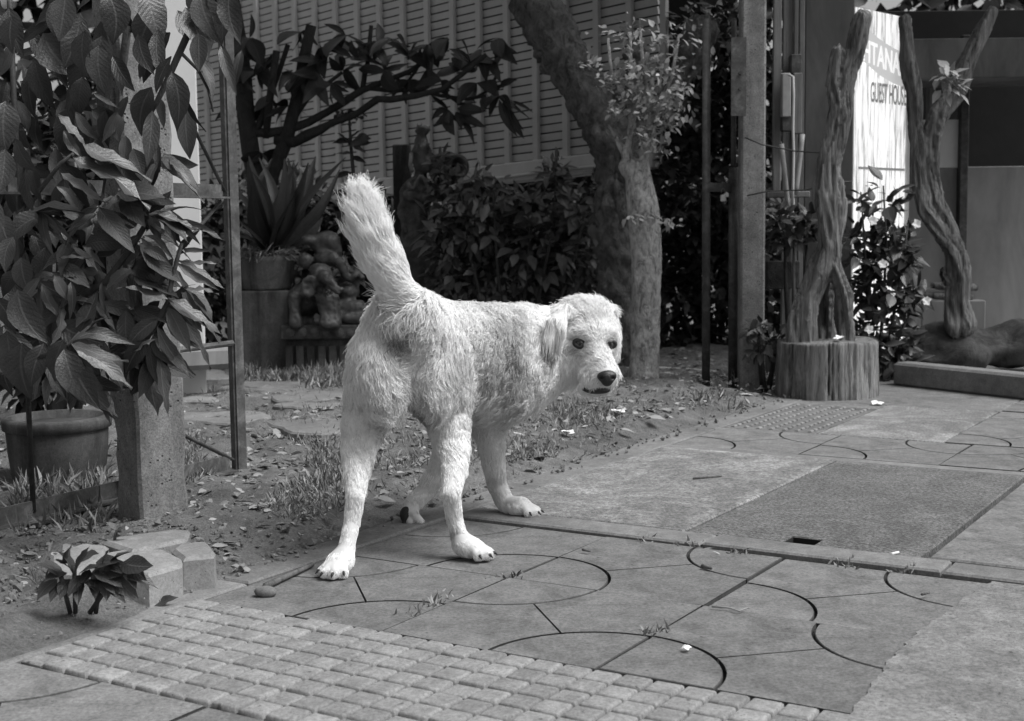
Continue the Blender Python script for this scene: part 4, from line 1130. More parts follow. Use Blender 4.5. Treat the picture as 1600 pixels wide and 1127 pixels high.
F_ = [[i * nn + k_, i * nn + (k_ + 1) % nn, (i + 1) * nn + (k_ + 1) % nn, (i + 1) * nn + k_] for i in range(len(prof) - 1) for k_ in range(nn)]
mesh_obj('jar', V, F_, m_statue, sta, True)
mb = MB(); mb.tube([tp(637 + 14 * t, 282 + 10 * math.sin(math.pi * t) + 3, -.09) for t in np.linspace(0, 2.6, 14)], [.008 + .004 * (i % 2) for i in range(14)], 6); mb.build('necklace', m_stone, tor_, True)
mb = MB(); mb.tube([tp(643, 240, -.03), tp(641, 258, -.05), tp(644, 268, -.07)], .012, 6); mb.build('ear_ornament', m_stone, tor_, True)
for xx in (629,):
    c_ = tp(xx, 300, .10); mb = MB(); zt_ = float(tp(628, 226, .1)[2]); mb.box((c_[0], c_[1], zt_ / 2), (trr(28), .06, zt_), bev=.006); mb.build('back_slab', m_pot, sta)
# ------------------------------------------------------------------ big leafed shrub on the left
sh0 = G(60, 900)
shrub = empty('broad_leaf_shrub', (-0.95, 2.75, 0), 'tall shrub with large drooping leaves covering the left edge in front of the post', 'shrub')
def stem(parent, pp, Y, r0, r1, mat=None, dy=0.0):
    mb = MB(); n_ = len(pp)
    mb.tube([P(x, y, Y + dy * i / max(1, n_ - 1)) for i, (x, y) in enumerate(pp)], np.linspace(pxm(r0, Y), pxm(r1, Y), n_), 7, wob=.1)
    return mb.build('stem', mat or m_stem, parent, True)
YB = 2.72
stem(shrub, [(205, 815), (200, 700), (190, 600), (170, 500), (160, 380), (172, 250), (190, 120), (200, 40)], 3.22, 9, 6, dy=-.3)
stem(shrub, [(115, 470), (165, 440), (200, 395), (222, 360), (236, 334)], YB, 6, 4)
stem(shrub, [(190, 560), (226, 532), (245, 505), (262, 473), (268, 440), (276, 408), (284, 380)], YB - .05, 6, 3)
stem(shrub, [(150, 430), (190, 500), (205, 545)], YB, 5, 4)
stem(shrub, [(60, 560), (107, 540), (125, 520)], YB - .1, 5, 3)
stem(shrub, [(300, 40), (275, 95), (262, 125), (245, 160), (236, 175)], YB, 6, 4)
stem(shrub, [(285, 85), (310, 110), (325, 140), (333, 175)], YB + .05, 3, 1.5)
stem(shrub, [(60, 300), (95, 255), (115, 240)], YB - .1, 4, 2.5)
TOP = [  # base, tip, width factor, material key, depth offset
 (155, 70, 159, 141, 1.3, 'b', 0), (176, 88, 210, 141, .8, 'b', .03), (237, 136, 209, 212, 1.15, 'b', -.04), (238, 173, 230, 260, 1.0, 'b', -.06),
 (268, 88, 240, 146, 1.2, 'b', -.02), (269, 112, 278, 200, 1.05, 'b', -.05), (290, 165, 301, 250, 1.0, 'l', .02), (286, 142, 316, 205, .55, 'd', .0),
 (310, 75, 336, 162, .9, 'w', .05), (345, 70, 369, 140, .8, 'b', .08), (378, 78, 366, 142, .6, 'b', .1), (249, 152, 261, 203, .8, 'd', .02),
 (184, 175, 160, 222, 1.1, 'd', .05), (145, 145, 188, 168, .8, 'b', .04), (127, 60, 106, 140, 1.5, 'd', .05), (130, 120, 126, 180, 1.4, 'd', .03),
 (118, 175, 154, 218, 1.1, 'd', .0), (208, 232, 226, 290, 1.1, 'd', .03), (245, 222, 247, 264, .7, 'd', .0), (183, 178, 186, 220, 1.3, 'd', .06),
 (131, 228, 217, 237, 1.6, 'W', -.08), (111, 245, 238, 307, 1.2, 'W', -.1), (95, 268, 170, 308, 1.2, 'W', -.08), (88, 290, 131, 334, 1.4, 'w', -.02), (150, 215, 165, 262, 1.2, 'd', .06),
 (200, 150, 180, 205, .9, 'd', .07), (105, 170, 90, 240, 1.3, 'd', .0), (90, 180, 135, 205, 1.3, 'W', -.05), (100, 205, 130, 245, 1.2, 'W', -.04), (225, 90, 222, 130, .9, 'd', .05), (140, 285, 150, 340, 1.0, 'd', .08), (165, 300, 190, 350, 1.0, 'd', .08)]
ROS = [(218, 340, 190, 352, 1.5, 'b', -.04), (233, 337, 240, 292, .9, 'd', 0), (236, 330, 264, 296, 1.6, 'l', -.02), (233, 337, 312, 317, .9, 'w', -.05), (233, 337, 345, 336, .9, 'w', -.06), (233, 339, 338, 356, .9, 'w', -.03), (230, 345, 290, 372, .9, 'w', -.02),
 (233, 337, 212, 298, .8, 'd', .03), (218, 367, 186, 400, 1.1, 'b', -.05), (226, 367, 278, 394, 1.0, 'w', -.05), (222, 372, 258, 418, 1.0, 'w', -.03), (215, 380, 200, 428, 1.0, 'b', .0), (228, 355, 300, 398, .8, 'w', .0),
 (275, 408, 346, 424, .95, 'w', .0), (275, 412, 341, 448, .95, 'w', -.02), (272, 420, 320, 470, 1.0, 'w', -.03), (270, 405, 236, 450, 1.2, 'b', -.03), (270, 425, 268, 458, .9, 'd', 0), (275, 402, 318, 378, .8, 'w', 0), (278, 395, 300, 360, .8, 'd', 0), (275, 410, 338, 402, .8, 'w', .02),
 (263, 472, 347, 525, 1.2, 'w', -.06), (263, 468, 344, 490, 1.2, 'w', -.08), (262, 470, 183, 444, 1.2, 'w', -.08), (264, 478, 312, 556, 1.05, 'b', -.02), (262, 480, 296, 550, 1.1, 'l', -.05), (247, 498, 197, 546, 1.25, 'b', -.07), (258, 478, 246, 520, .8, 'd', .02), (250, 470, 215, 505, 1.0, 'd', .03), (262, 470, 232, 440, 1.0, 'b', .0), (265, 465, 300, 440, .9, 'w', -.03), (268, 470, 345, 545, .9, 'w', 0),
 (226, 532, 196, 585, 1.2, 'b', -.08), (246, 510, 300, 593, 1.15, 'w', -.08), (240, 525, 299, 588, .9, 'b', -.05), (235, 535, 250, 605, .9, 'd', -.02), (236, 530, 258, 597, .8, 'd', .0), (228, 545, 226, 608, .8, 'b', .03), (240, 520, 275, 570, 1.1, 'b', -.03), (215, 545, 180, 590, 1.0, 'w', .02),
 (100, 545, 134, 628, 1.5, 'b', -.15), (107, 550, 156, 638, 1.2, 'b', -.14), (112, 555, 168, 652, .9, 'b', -.1), (115, 540, 207, 600, 1.3, 'W', -.14), (110, 535, 197, 555, 1.4, 'w', -.15), (112, 530, 200, 516, 1.3, 'w', -.12), (100, 530, 75, 600, 1.2, 'b', -.12), (105, 545, 100, 620, 1.1, 'd', -.08), (125, 525, 165, 490, 1.2, 'w', -.1), (125, 520, 140, 455, 1.3, 'b', -.08), (90, 505, 160, 535, 1.3, 'b', -.05), (150, 520, 185, 570, 1.1, 'w', -.05),
 (90, 412, 140, 448, 1.4, 'b', -.06), (92, 402, 142, 397, 1.3, 'w', -.08), (110, 440, 105, 495, 1.2, 'w', -.08), (118, 445, 95, 480, 1.2, 'b', -.05), (160, 440, 166, 498, .9, 'W', -.1), (125, 460, 150, 500, 1.3, 'w', -.05), (85, 430, 112, 470, 1.3, 'l', -.1), (150, 400, 190, 380, 1.0, 'd', .02), (130, 420, 175, 430, 1.1, 'd', .02), (95, 360, 140, 330, 1.0, 'd', .03)]
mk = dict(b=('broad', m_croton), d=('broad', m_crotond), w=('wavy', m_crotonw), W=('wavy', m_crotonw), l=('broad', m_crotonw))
for i, (bx, by, tx, ty, wd, k, dy) in enumerate(TOP + ROS):
    kind, mt = mk[k]; Yb = YB + dy
    b_ = P(bx, by, Yb); t_ = P(tx, ty, Yb - .035 + .05 * rng.random())
    nrm = np.array([rng.normal() * .35 + .15, -1.0, .55 + rng.normal() * .25]) if k in 'bdl' else np.array([rng.normal() * .3, -.75, .9])
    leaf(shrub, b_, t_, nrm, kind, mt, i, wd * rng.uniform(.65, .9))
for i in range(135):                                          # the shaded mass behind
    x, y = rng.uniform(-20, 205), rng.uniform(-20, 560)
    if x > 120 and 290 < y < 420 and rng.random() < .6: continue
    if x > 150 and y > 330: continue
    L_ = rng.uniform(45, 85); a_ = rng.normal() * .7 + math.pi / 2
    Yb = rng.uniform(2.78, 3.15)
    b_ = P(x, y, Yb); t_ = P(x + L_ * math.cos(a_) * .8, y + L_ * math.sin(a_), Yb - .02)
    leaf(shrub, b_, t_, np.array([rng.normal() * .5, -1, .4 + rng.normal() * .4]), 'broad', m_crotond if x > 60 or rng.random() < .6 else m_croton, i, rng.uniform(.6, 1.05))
cen_ = [(190, 300), (212, 425), (150, 480), (240, 560), (180, 545), (120, 385), (250, 250), (205, 480), (150, 330), (95, 470), (285, 455), (225, 390), (130, 590), (80, 560), (60, 440), (60, 330), (255, 330)]
for cx_, cy_ in cen_:
    for q in range(9):
        a_ = rng.uniform(-.5, math.pi * .85); L_ = rng.uniform(40, 80); Yb = YB + rng.uniform(-.07, .06)
        k = 'wwwbd'[rng.integers(0, 5)]; kind, mt = mk[k]
        b_ = P(cx_ + rng.normal() * 6, cy_ + rng.normal() * 6, Yb)
        leaf(shrub, b_, P(cx_ + L_ * math.cos(a_), cy_ + L_ * math.sin(a_), Yb - rng.uniform(0, .06)), np.array([rng.normal() * .5, -.8, .7 + rng.normal() * .3]), kind, mt, q, rng.uniform(.7, 1.15))
for i in range(40):                                           # margin leaves at the very left, and hanging from above
    x, y = (rng.uniform(-30, 70), rng.uniform(0, 640)) if i < 20 else (rng.uniform(60, 380), rng.uniform(-20, 60))
    L_ = rng.uniform(55, 90); a_ = rng.normal() * .4 + math.pi / 2; Yb = YB + rng.uniform(-.1, .1)
    leaf(shrub, P(x, y, Yb), P(x + L_ * math.cos(a_), y + L_ * math.sin(a_), Yb - .02), np.array([rng.normal() * .4, -1, .5]), 'broad', m_croton, i, rng.uniform(.9, 1.3))

# leafy weed in front of the blocks
wd_ = G(110, 925); weed = empty('leafy_weed', wd_, 'low leafy weed growing in front of the loose paving blocks', 'weed', 'small weeds')
Yw = float(G(110, 950, .03)[1])
for bx, by, tx, ty, w_ in ((118, 900, 95, 862, 1.2), (115, 895, 132, 852, 1.3), (120, 880, 150, 862, 1.2), (140, 900, 188, 888, 1.2), (150, 888, 190, 905, 1.2), (165, 880, 205, 895, 1.1), (170, 880, 200, 860, .9), (160, 885, 166, 855, .8), (185, 890, 225, 898, 1.2), (190, 880, 238, 882, 1.2), (180, 895, 210, 930, 1.2), (165, 895, 165, 938, 1.2), (150, 900, 150, 930, 1.1), (125, 905, 150, 922, 1.2), (110, 905, 90, 930, 1.2), (105, 895, 70, 900, 1.3), (100, 900, 60, 880, 1.3), (112, 890, 88, 872, 1.2), (150, 880, 178, 868, 1.1), (175, 900, 195, 940, 1.2), (135, 900, 105, 925, 1.2), (160, 895, 182, 925, 1.1), (125, 895, 150, 885, 1.1), (100, 910, 78, 940, 1.2), (130, 905, 120, 945, 1.1), (195, 885, 215, 912, 1.0), (140, 890, 118, 915, 1.1), (90, 905, 55, 930, 1.2), (200, 890, 240, 908, 1.0), (108, 880, 100, 845, 1.0)):
    leaf(weed, P(bx, by, Yw - .02), P(tx, ty, Yw - .05), np.array([rng.normal() * .4, -.6, 1.0]), 'broad', m_croton, int(bx), w_)
for p0, p1 in (((118, 958), (116, 885)), ((150, 958), (158, 880)), ((140, 958), (190, 885)), ((110, 958), (95, 900))):
    mb = MB(); mb.tube([P(*p0, Yw), P(*p1, Yw - .03)], .004, 6); mb.build('stem', m_stem, weed, True)
s2 = G(178, 858, .05); wd2 = empty('leafy_weed', s2, 'tiny seedling with a few leaves sprouting between block and post', 'weed', 'small weeds')
mb = MB(); mb.tube([P(176, 862, s2[1]), P(180, 838, s2[1]), P(183, 828, s2[1])], .003, 6); mb.build('stem', m_stem, wd2, True)
for tx, ty in ((166, 815), (196, 820), (200, 832), (172, 826)):
    leaf(wd2, P(182, 829, s2[1]), P(tx, ty, s2[1]), (0, -.6, 1), 'broad', m_crotonw, tx, 1.2)

# ------------------------------------------------------------------ frangipani tree, upper left
YG = 6.9
fr0 = P(400, 560, YG); fran = empty('frangipani_tree', (fr0[0], YG, 0), 'dark branching frangipani tree with long leaves behind the spiky plant', 'tree', 'garden trees')
def fp(x, y, d=0.0): return P(x, y, YG + d)
def branch(pp, name='branch', dy=0.0):
    n_ = len(pp); mb = MB(); mb.tube([fp(x, y, dy * i / n_) for i, (x, y, r) in enumerate(pp)], [pxm(r, YG) for *_, r in pp], 9, wob=.25)
    return mb.build(name, m_frang, fran, True)
branch([(412, 600, 15), (408, 400, 14), (402, 300, 14), (392, 235, 14), (384, 180, 13), (380, 130, 14), (372, 80, 15), (360, 0, 14)], 'trunk')
branch([(408, 330, 12), (428, 265, 11), (446, 220, 11), (458, 180, 10), (468, 140, 10), (474, 100, 9), (486, 40, 8)], 'trunk')
branch([(388, 208, 7), (420, 208, 7), (450, 203, 7), (482, 192, 6.5), (510, 176, 6), (540, 158, 6), (565, 141, 5.5), (600, 128, 5), (640, 112, 4), (665, 95, 4), (700, 60, 3)])
branch([(430, 218, 8), (460, 222, 9), (480, 212, 8), (500, 203, 7), (520, 192, 5), (555, 180, 5), (590, 155, 6), (610, 156, 5), (650, 150, 4.5), (690, 140, 4), (720, 118, 3.5), (760, 85, 3)], dy=-.2)
branch([(575, 138, 4), (610, 142, 3.5), (650, 140, 3.5), (690, 150, 3), (730, 155, 2.5), (760, 150, 2.5)])
branch([(395, 215, 6), (412, 180, 6), (425, 140, 5), (437, 110, 4), (450, 70, 4)])
branch([(415, 215, 6), (420, 170, 6), (424, 130, 6), (432, 80, 5)], dy=-.2)
branch([(566, 140, 4), (570, 115, 4), (575, 95, 3.5), (580, 40, 3)])
branch([(445, 205, 5), (480, 155, 4), (500, 140, 3.5), (535, 113, 3)])
branch([(690, 142, 2.5), (715, 160, 2.5), (745, 170, 2.5)]); branch([(745, 152, 2.5), (765, 140, 2.5), (780, 110, 2.5)])
branch([(620, 122, 3), (632, 135, 2.5), (650, 110, 2.5), (668, 70, 2.5)])
CL = [(536, 110, 'u'), (484, 108, 'd'), (578, 92, 'u'), (660, 100, 'u'), (700, 172, 'd'), (780, 150, 'd'), (735, 100, 'u'), (500, 100, 'd'), (770, 110, 'u'), (640, 90, 'u'), (460, 120, 'd'), (430, 90, 'd'), (610, 60, 'd'), (700, 60, 'd'), (540, 55, 'd'), (470, 50, 'd'), (780, 60, 'd'), (390, 60, 'd'), (720, 110, 'u'), (560, 90, 'u'), (420, 150, 'd'), (450, 165, 'd'), (600, 110, 'u'), (640, 125, 'd'), (690, 125, 'd'), (520, 130, 'd'), (400, 110, 'd'), (745, 130, 'd'), (590, 70, 'd'), (670, 70, 'd'), (510, 75, 'd'), (375, 170, 'd'), (410, 240, 'd')]
LV = [(484, 108, 514, 158, 1.6), (484, 108, 450, 145, 1.5), (484, 106, 470, 150, 1.3), (560, 108, 605, 112, 1.6), (700, 175, 700, 192, 2.6), (712, 175, 722, 198, 1.6), (715, 170, 755, 168, 1.8), (715, 176, 760, 195, 1.6), (715, 178, 742, 225, 1.2), (780, 155, 800, 210, 1.1), (785, 158, 820, 215, 1.1), (785, 152, 830, 178, .9), (780, 135, 806, 124, 2.0), (760, 142, 790, 130, 1.6), (750, 90, 760, 125, 1.6), (765, 92, 782, 122, 1.5), (355, 95, 400, 140, 1.3), (800, 158, 832, 175, .8), (790, 160, 812, 200, .9), (790, 158, 805, 205, .7)]
for i, (bx, by, tx, ty, wd) in enumerate(LV):
    leaf(fran, fp(bx, by, -.05), fp(tx, ty, -.12), np.array([rng.normal() * .5, -1, .4]), 'slim' if wd < 1.5 else 'broad', m_franl, i, wd * (.8 if wd < 1.5 else .5))
for cx, cy, md in CL:
    for q in range(6):
        a_ = (rng.uniform(.2, math.pi - .2)) * (1 if md == 'd' else -1) + (0 if rng.random() < .8 else 2)
        L_ = rng.uniform(24, 46)
        leaf(fran, fp(cx, cy), fp(cx + L_ * math.cos(a_), cy + L_ * .9 * math.sin(a_), rng.uniform(-.2, .2)), np.array([rng.normal() * .6, -.8, .5]), 'slim', m_franl, q, rng.uniform(1.0, 1.9))
# young flowering shrub in front of the louvres
yq = P(552, 400, 7.0); yp = empty('flowering_shrub', (yq[0], 7.0, 0), 'slender shrub with a flower head standing before the louvred wall near the tail', 'shrub', 'garden shrubs')
stem(yp, [(556, 460), (556, 340), (552, 270), (548, 225), (546, 190)], 7.0, 4, 2)
its = []
for _ in range(60):
    c_ = P(545 + rng.normal() * 9, 183 + rng.normal() * 6, 7.0 + rng.normal() * .03); its.append((c_, c_ + rdir(.4) * .03, rdir(), 1.6))
foliage('flower_head', yp, m_small, its, 'small')['kind'] = 'stuff'
for i, (bx, by, tx, ty) in enumerate(((548, 222, 520, 218), (548, 222, 578, 214), (550, 225, 575, 236), (548, 228, 530, 205), (548, 215, 565, 200), (549, 240, 520, 235), (550, 245, 572, 250), (550, 270, 520, 280), (552, 275, 585, 285), (552, 280, 540, 305), (550, 222, 580, 222), (553, 300, 580, 310), (552, 300, 522, 300))):
    leaf(yp, P(bx, by, 7.0), P(tx, ty, 6.95 + rng.normal() * .05), (rng.normal() * .3, -.8, .8), 'broad', m_franl, i, 1.0)

# ------------------------------------------------------------------ trees right of the dog
YO = 6.15
def op(x, y, d=0.0): return P(x, y, YO + d)
oc = [(op(x, y, d), pxm(r, YO)) for x, y, r, d in ((962, 615, 36, .1), (960, 540, 31, .1), (962, 470, 29, .1), (963, 400, 29, .1), (962, 350, 30, .1), (968, 290, 31, .1), (962, 245, 33, .1), (945, 200, 37, .1), (922, 150, 36, .12), (898, 105, 36, .15), (868, 60, 36, .2), (835, 10, 34, .2))]
oc2 = [(op(x, y, d), pxm(r, YO)) for x, y, r, d in ((965, 240, 26, .15), (1000, 190, 26, .25), (1040, 150, 24, .3), (1075, 105, 24, .3), (1095, 50, 22, .3))]
oc3 = [(op(x, y, d), pxm(r, YO)) for x, y, r, d in ((985, 215, 12, .1), (990, 170, 10, .05), (985, 120, 8, .05), (990, 60, 8, .05))]
tree_root = empty('rough_tree', (oc[0][0][0], oc[0][0][1], 0), 'old rough barked tree leaning left behind the pale pollarded trunk', 'tree', 'garden trees')
ot = woody('trunk', [oc, oc2, oc3], m_roughbark, .02, None, None, None, .04, disp=.0, loc=(0, 0, 0))
vv_ = np.array([v_.co[:] for v_ in ot.data.vertices]); ff_ = np.array([list(p_.vertices) for p_ in ot.data.polygons]); nr_ = vertex_normals(vv_, ff_)
vv_ = vv_ + nr_ * (0.010 * SN1(vv_, 18) + .006 * SN2(vv_ * [1, 1, .5], 90) + .007 * SN3(vv_ * [1, 1, .6], 190))[:, None]
ot.data.vertices.foreach_set('co', vv_.ravel()); ot.parent = tree_root; ot.location = -Vector(tree_root.location)
# its unseen crown over the garden, spread and trimmed to keep the back dim
its = []
for _ in range(3300):
    c_ = np.array([rng.uniform(-3.2, 3.6), rng.uniform(5.5, 7.3), 0]); r2 = ((c_[0] - .2) / 3.6) ** 2 + ((c_[1] - 6.4) / 1.2) ** 2
    c_[2] = 2.35 + rng.uniform(0, 1.1) * max(.1, 1 - r2 * .5) + .15 * math.sin(c_[0] * 3) * math.sin(c_[1] * 2.3)
    d_ = rdir(-.3); its.append((c_, c_ + d_ * rng.uniform(.12, .24), rdir(1.2), 1.3))
cr_ = foliage('crown', tree_root, m_canopy, its, 'small'); cr_['kind'] = 'stuff'
for _ in range(9):
    e_ = np.array([rng.uniform(-3, 3.4), rng.uniform(5.6, 7.2), 2.8]); s_ = np.array([-.25, 6.35, 1.9]) if _ % 2 else np.array([1.0, 6.5, 1.75])
    mb = MB(); mb.tube([s_, s_ * .5 + e_ * .5 + [0, 0, .25], e_], [.09, .06, .02], 7); mb.build('limb', m_roughbark, tree_root, True)

YQ = 5.75
def qp(x, y, d=0.0): return P(x, y, YQ + d)
pt = empty('pollard_tree', (qp(1006, 602)[0], YQ, 0), 'smooth pale pollarded tree trunk with leafy shoots at its top, right of the dog', 'tree', 'garden trees')
s = Solid(qp(960, 640) - .2, qp(1060, 160) + .2, .013)
s.chain([qp(1005, 615), qp(1008, 560), qp(1010, 480), qp(1011, 400), qp(1006, 330), qp(1000, 290), qp(996, 268)], [pxm(r, YQ) for r in (26, 23, 23, 23.5, 24, 22, 19)], .03)
s.ell(qp(978, 262), (pxm(12, YQ), .05, pxm(12, YQ)), k=.03)
s.chain([qp(990, 270), qp(972, 235), qp(962, 215), qp(950, 195)], [pxm(r, YQ) for r in (9, 5.5, 4.5, 3)], .02)
s.chain([qp(986, 262), qp(982, 232), qp(985, 205), qp(990, 178), (qp(985, 160))], [pxm(r, YQ) for r in (8, 5, 5, 5, 3)], .02)
s.chain([qp(1003, 270), qp(1010, 240), qp(1013, 210), qp(1010, 180)], [pxm(r, YQ) for r in (8, 6, 6, 5)], .02)
v, f = s.mesh(); v = v + vertex_normals(v, f) * (.0025 * SN1(v, 14) + .0012 * SN2(v, 90))[:, None]
mesh_obj('trunk', v, f.tolist(), m_smoothbark, pt, True)
for pp in (((1010, 185), (1012, 150), (1005, 110), (1000, 40)), ((985, 165), (970, 140), (955, 115), (950, 60)), ((1012, 200), (1030, 165), (1050, 120), (1060, 60)), ((990, 180), (992, 140), (985, 95), (985, 50))):
    mb = MB(); mb.tube([qp(*p_) for p_ in pp], [pxm(r, YQ) for r in (4.5, 3.5, 3, 2)], 7); mb.build('shoot', m_smoothbark, pt, True)
its = []
for cx, cy, rx, ry, n_ in ((1030, 160, 34, 16, 90), (1000, 165, 24, 14, 50), (1012, 208, 24, 12, 60), (1040, 192, 22, 8, 30), (965, 172, 16, 10, 30), (955, 125, 18, 14, 40), (1025, 110, 40, 20, 110), (1050, 180, 30, 20, 60), (985, 140, 26, 20, 60), (995, 110, 20, 16, 30), (1060, 140, 20, 14, 30), (925, 100, 14, 12, 16), (1015, 232, 18, 12, 36), (1040, 240, 14, 10, 14), (1050, 60, 45, 30, 60), (980, 55, 45, 25, 50), (1000, 345, 20, 8, 22), (1040, 350, 24, 8, 26)):
    dim = cy > 330
    for _ in range(int(n_ * 1.5)):
        x, y = cx + rng.normal() * rx * .6, cy + rng.normal() * ry * .6; b_ = qp(x, y, -.05 + rng.normal() * .08)
        d_ = rdir(.1); its.append((b_, b_ + d_ * rng.uniform(.02, .042), np.array([rng.normal() * .6, -.4, 1]), 1.3))
fo_ = foliage('leaves', pt, m_pale, its, 'small'); fo_['kind'] = 'stuff'

# ------------------------------------------------------------------ bushes and hedge
m_bushl = m_leaf('bush_leaf', 0.075, 0.32, 0.25, 9, island=True, var=0.7)
def bush(name, label, group, Y, blobs, n_, size, mat, kind='small', droop=.15, stems=5):
    cx = np.mean([b[0] for b in blobs]); c_ = P(cx, 560, Y)
    o = empty(name, (c_[0], Y, 0), label, 'bush' if name != 'hedge' else 'hedge', group)
    its = []; w = np.array([b[2] * b[3] for b in blobs], float); w /= w.sum()
    for _ in range(n_):
        x, y, rx, ry, *dd = blobs[rng.choice(len(blobs), p=w)]
        # more leaves towards the surface of each clump
        q = rng.normal(size=3); q /= np.linalg.norm(q); q *= rng.uniform(.45, 1.05)
        b_ = P(x + q[0] * rx, y - q[2] * ry, Y + (dd[0] if dd else 0) + q[1] * pxm(rx, Y) * .8)
        d_ = q * .8 + rng.normal(size=3) * .5 + [0, -.2, -droop]; d_ /= np.linalg.norm(d_)
        its.append((b_, b_ + d_ * size * rng.uniform(.6, 1.3), np.array([rng.normal() * .5, -.4, 1.0]), rng.uniform(.9, 1.4)))
    f_ = foliage('leaves', o, mat, its, kind); f_['kind'] = 'stuff'
    for k_ in range(stems):
        x, y, rx, ry, *dd = blobs[k_ % len(blobs)]
        mb = MB(); t_ = P(x, y, Y); mb.tube([np.array([c_[0] + (t_[0] - c_[0]) * .3, Y, 0.0]), np.array([c_[0] + (t_[0] - c_[0]) * .8, Y, t_[2] * .6]), t_], [.012, .009, .004], 6); mb.build('stem', m_stem, o, True)
    return o
bush('leafy_bush', 'dense dark small leaved bush behind the back of the dog', 'garden bushes', 6.9, [(760, 350, 75, 60), (720, 400, 55, 70), (830, 380, 70, 70), (900, 400, 55, 65), (790, 440, 110, 50), (860, 290, 24, 40, .1), (700, 310, 34, 46, .1), (900, 330, 40, 40), (740, 290, 26, 26), (800, 310, 30, 22), (930, 300, 22, 34), (690, 260, 14, 22), (868, 262, 12, 20)], 3300, .058, m_bushl)
bush('leafy_bush', 'loose sprigs with larger leaves rising above the dark bush before the louvred wall', 'garden bushes', 6.7, [(720, 300, 30, 30), (770, 300, 30, 24), (830, 320, 34, 26), (870, 280, 16, 34), (915, 330, 30, 40), (745, 350, 40, 40), (690, 360, 30, 50), (850, 390, 60, 50)], 420, .085, m_bushl)
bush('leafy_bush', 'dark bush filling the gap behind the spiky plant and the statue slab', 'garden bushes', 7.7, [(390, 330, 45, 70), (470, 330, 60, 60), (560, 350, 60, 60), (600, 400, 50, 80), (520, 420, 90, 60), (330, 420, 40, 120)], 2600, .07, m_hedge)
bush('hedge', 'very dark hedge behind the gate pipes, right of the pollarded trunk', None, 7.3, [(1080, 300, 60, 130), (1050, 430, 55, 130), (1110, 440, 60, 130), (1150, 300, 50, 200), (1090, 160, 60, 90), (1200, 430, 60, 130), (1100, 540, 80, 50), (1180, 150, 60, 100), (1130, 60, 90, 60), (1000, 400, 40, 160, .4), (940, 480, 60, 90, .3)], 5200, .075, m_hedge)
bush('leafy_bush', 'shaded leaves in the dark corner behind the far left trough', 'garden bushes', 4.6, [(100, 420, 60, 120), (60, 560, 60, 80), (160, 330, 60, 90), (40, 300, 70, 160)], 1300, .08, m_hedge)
bush('leafy_bush', 'small dark low plant with broad leaves against the board fence rail', 'garden bushes', 5.55, [(1225, 345, 26, 18), (1262, 350, 24, 20), (1240, 372, 26, 14)], 150, .06, m_small)
bush('leafy_bush', 'sparse dark leaves at the foot of the right concrete post', 'garden bushes', 5.38, [(1185, 515, 22, 12), (1212, 535, 26, 20), (1190, 545, 20, 10)], 90, .05, m_small)
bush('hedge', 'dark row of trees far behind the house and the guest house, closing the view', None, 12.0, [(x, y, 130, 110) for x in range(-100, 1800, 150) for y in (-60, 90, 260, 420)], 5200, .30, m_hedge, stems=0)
# shrub in front of the sign, its larger leaves one by one
YH = 5.75
hs_ = P(1375, 600, YH); shr = empty('leafy_shrub', (hs_[0], YH, 0), 'glossy leaved shrub with a few white flowers in front of the bright sign', 'shrub', 'garden shrubs')
for pp in (((1360, 600), (1365, 500), (1352, 400), (1345, 300)), ((1370, 600), (1380, 480), (1385, 380), (1380, 290)), ((1380, 600), (1395, 500), (1410, 420), (1420, 340)), ((1375, 600), (1400, 540), (1430, 470))):
    stem(shr, pp, YH, 3.5, 1.2)
cl = [(1345, 320, 24, 35), (1375, 315, 30, 35), (1400, 330, 26, 40), (1350, 380, 28, 40), (1385, 390, 34, 45), (1415, 390, 22, 40), (1355, 450, 24, 40), (1390, 470, 36, 45), (1425, 465, 25, 28), (1370, 540, 34, 40), (1405, 545, 34, 40), (1345, 520, 20, 40), (1385, 595, 30, 18)]
ws = np.array([c[2] * c[3] for c in cl], float); ws /= ws.sum()
for i in range(300):
    x, y, rx, ry = cl[rng.choice(len(cl), p=ws)]; q = rng.normal(size=3); q /= np.linalg.norm(q); q *= rng.uniform(.3, 1.05)
    b_ = P(x + q[0] * rx, y - q[2] * ry, YH + q[1] * .12); d_ = q * .6 + rng.normal(size=3) * .6 + [0, -.25, 0.05]; d_ /= np.linalg.norm(d_)
    leaf(shr, b_, b_ + d_ * rng.uniform(.05, .095), np.array([rng.normal() * .5, -.5, 1]), 'small', m_glossy, i, rng.uniform(.9, 1.3))
for x, y in ((1379, 412), (1432, 350), (1358, 515), (1448, 470), (1364, 345)):
    c_ = P(x, y, YH - .16)
    for k_ in range(5):
        a_ = k_ * 1.2566 + x; leaf(shr, c_, c_ + np.array([math.cos(a_) * .02, -.006, math.sin(a_) * .02]), (0, -1, .2), 'small', m_white, k_, 2.0, name='petal')
its = []
for i in range(620):
    x, y, rx, ry = cl[3 + rng.integers(0, len(cl) - 3)]; q = rng.normal(size=3); q /= np.linalg.norm(q); q *= rng.uniform(.2, 1.05)
    b_ = P(x + q[0] * rx, y - q[2] * ry, YH + .05 + q[1] * .12); d_ = q * .6 + rng.normal(size=3) * .6 + [0, -.25, 0.05]; d_ /= np.linalg.norm(d_)
    its.append((b_, b_ + d_ * rng.uniform(.04, .08), np.array([rng.normal() * .5, -.5, 1]), 1.1))
foliage('inner_leaves', shr, m_small, its, 'small')['kind'] = 'stuff'
# leaf tuft at the fork of the right driftwood
bush('leafy_bush', 'epiphyte tuft of leaves in the fork of the right driftwood', 'garden bushes', 5.75, [(1485, 135, 18, 16), (1478, 115, 14, 12)], 60, .06, m_pale, stems=0)

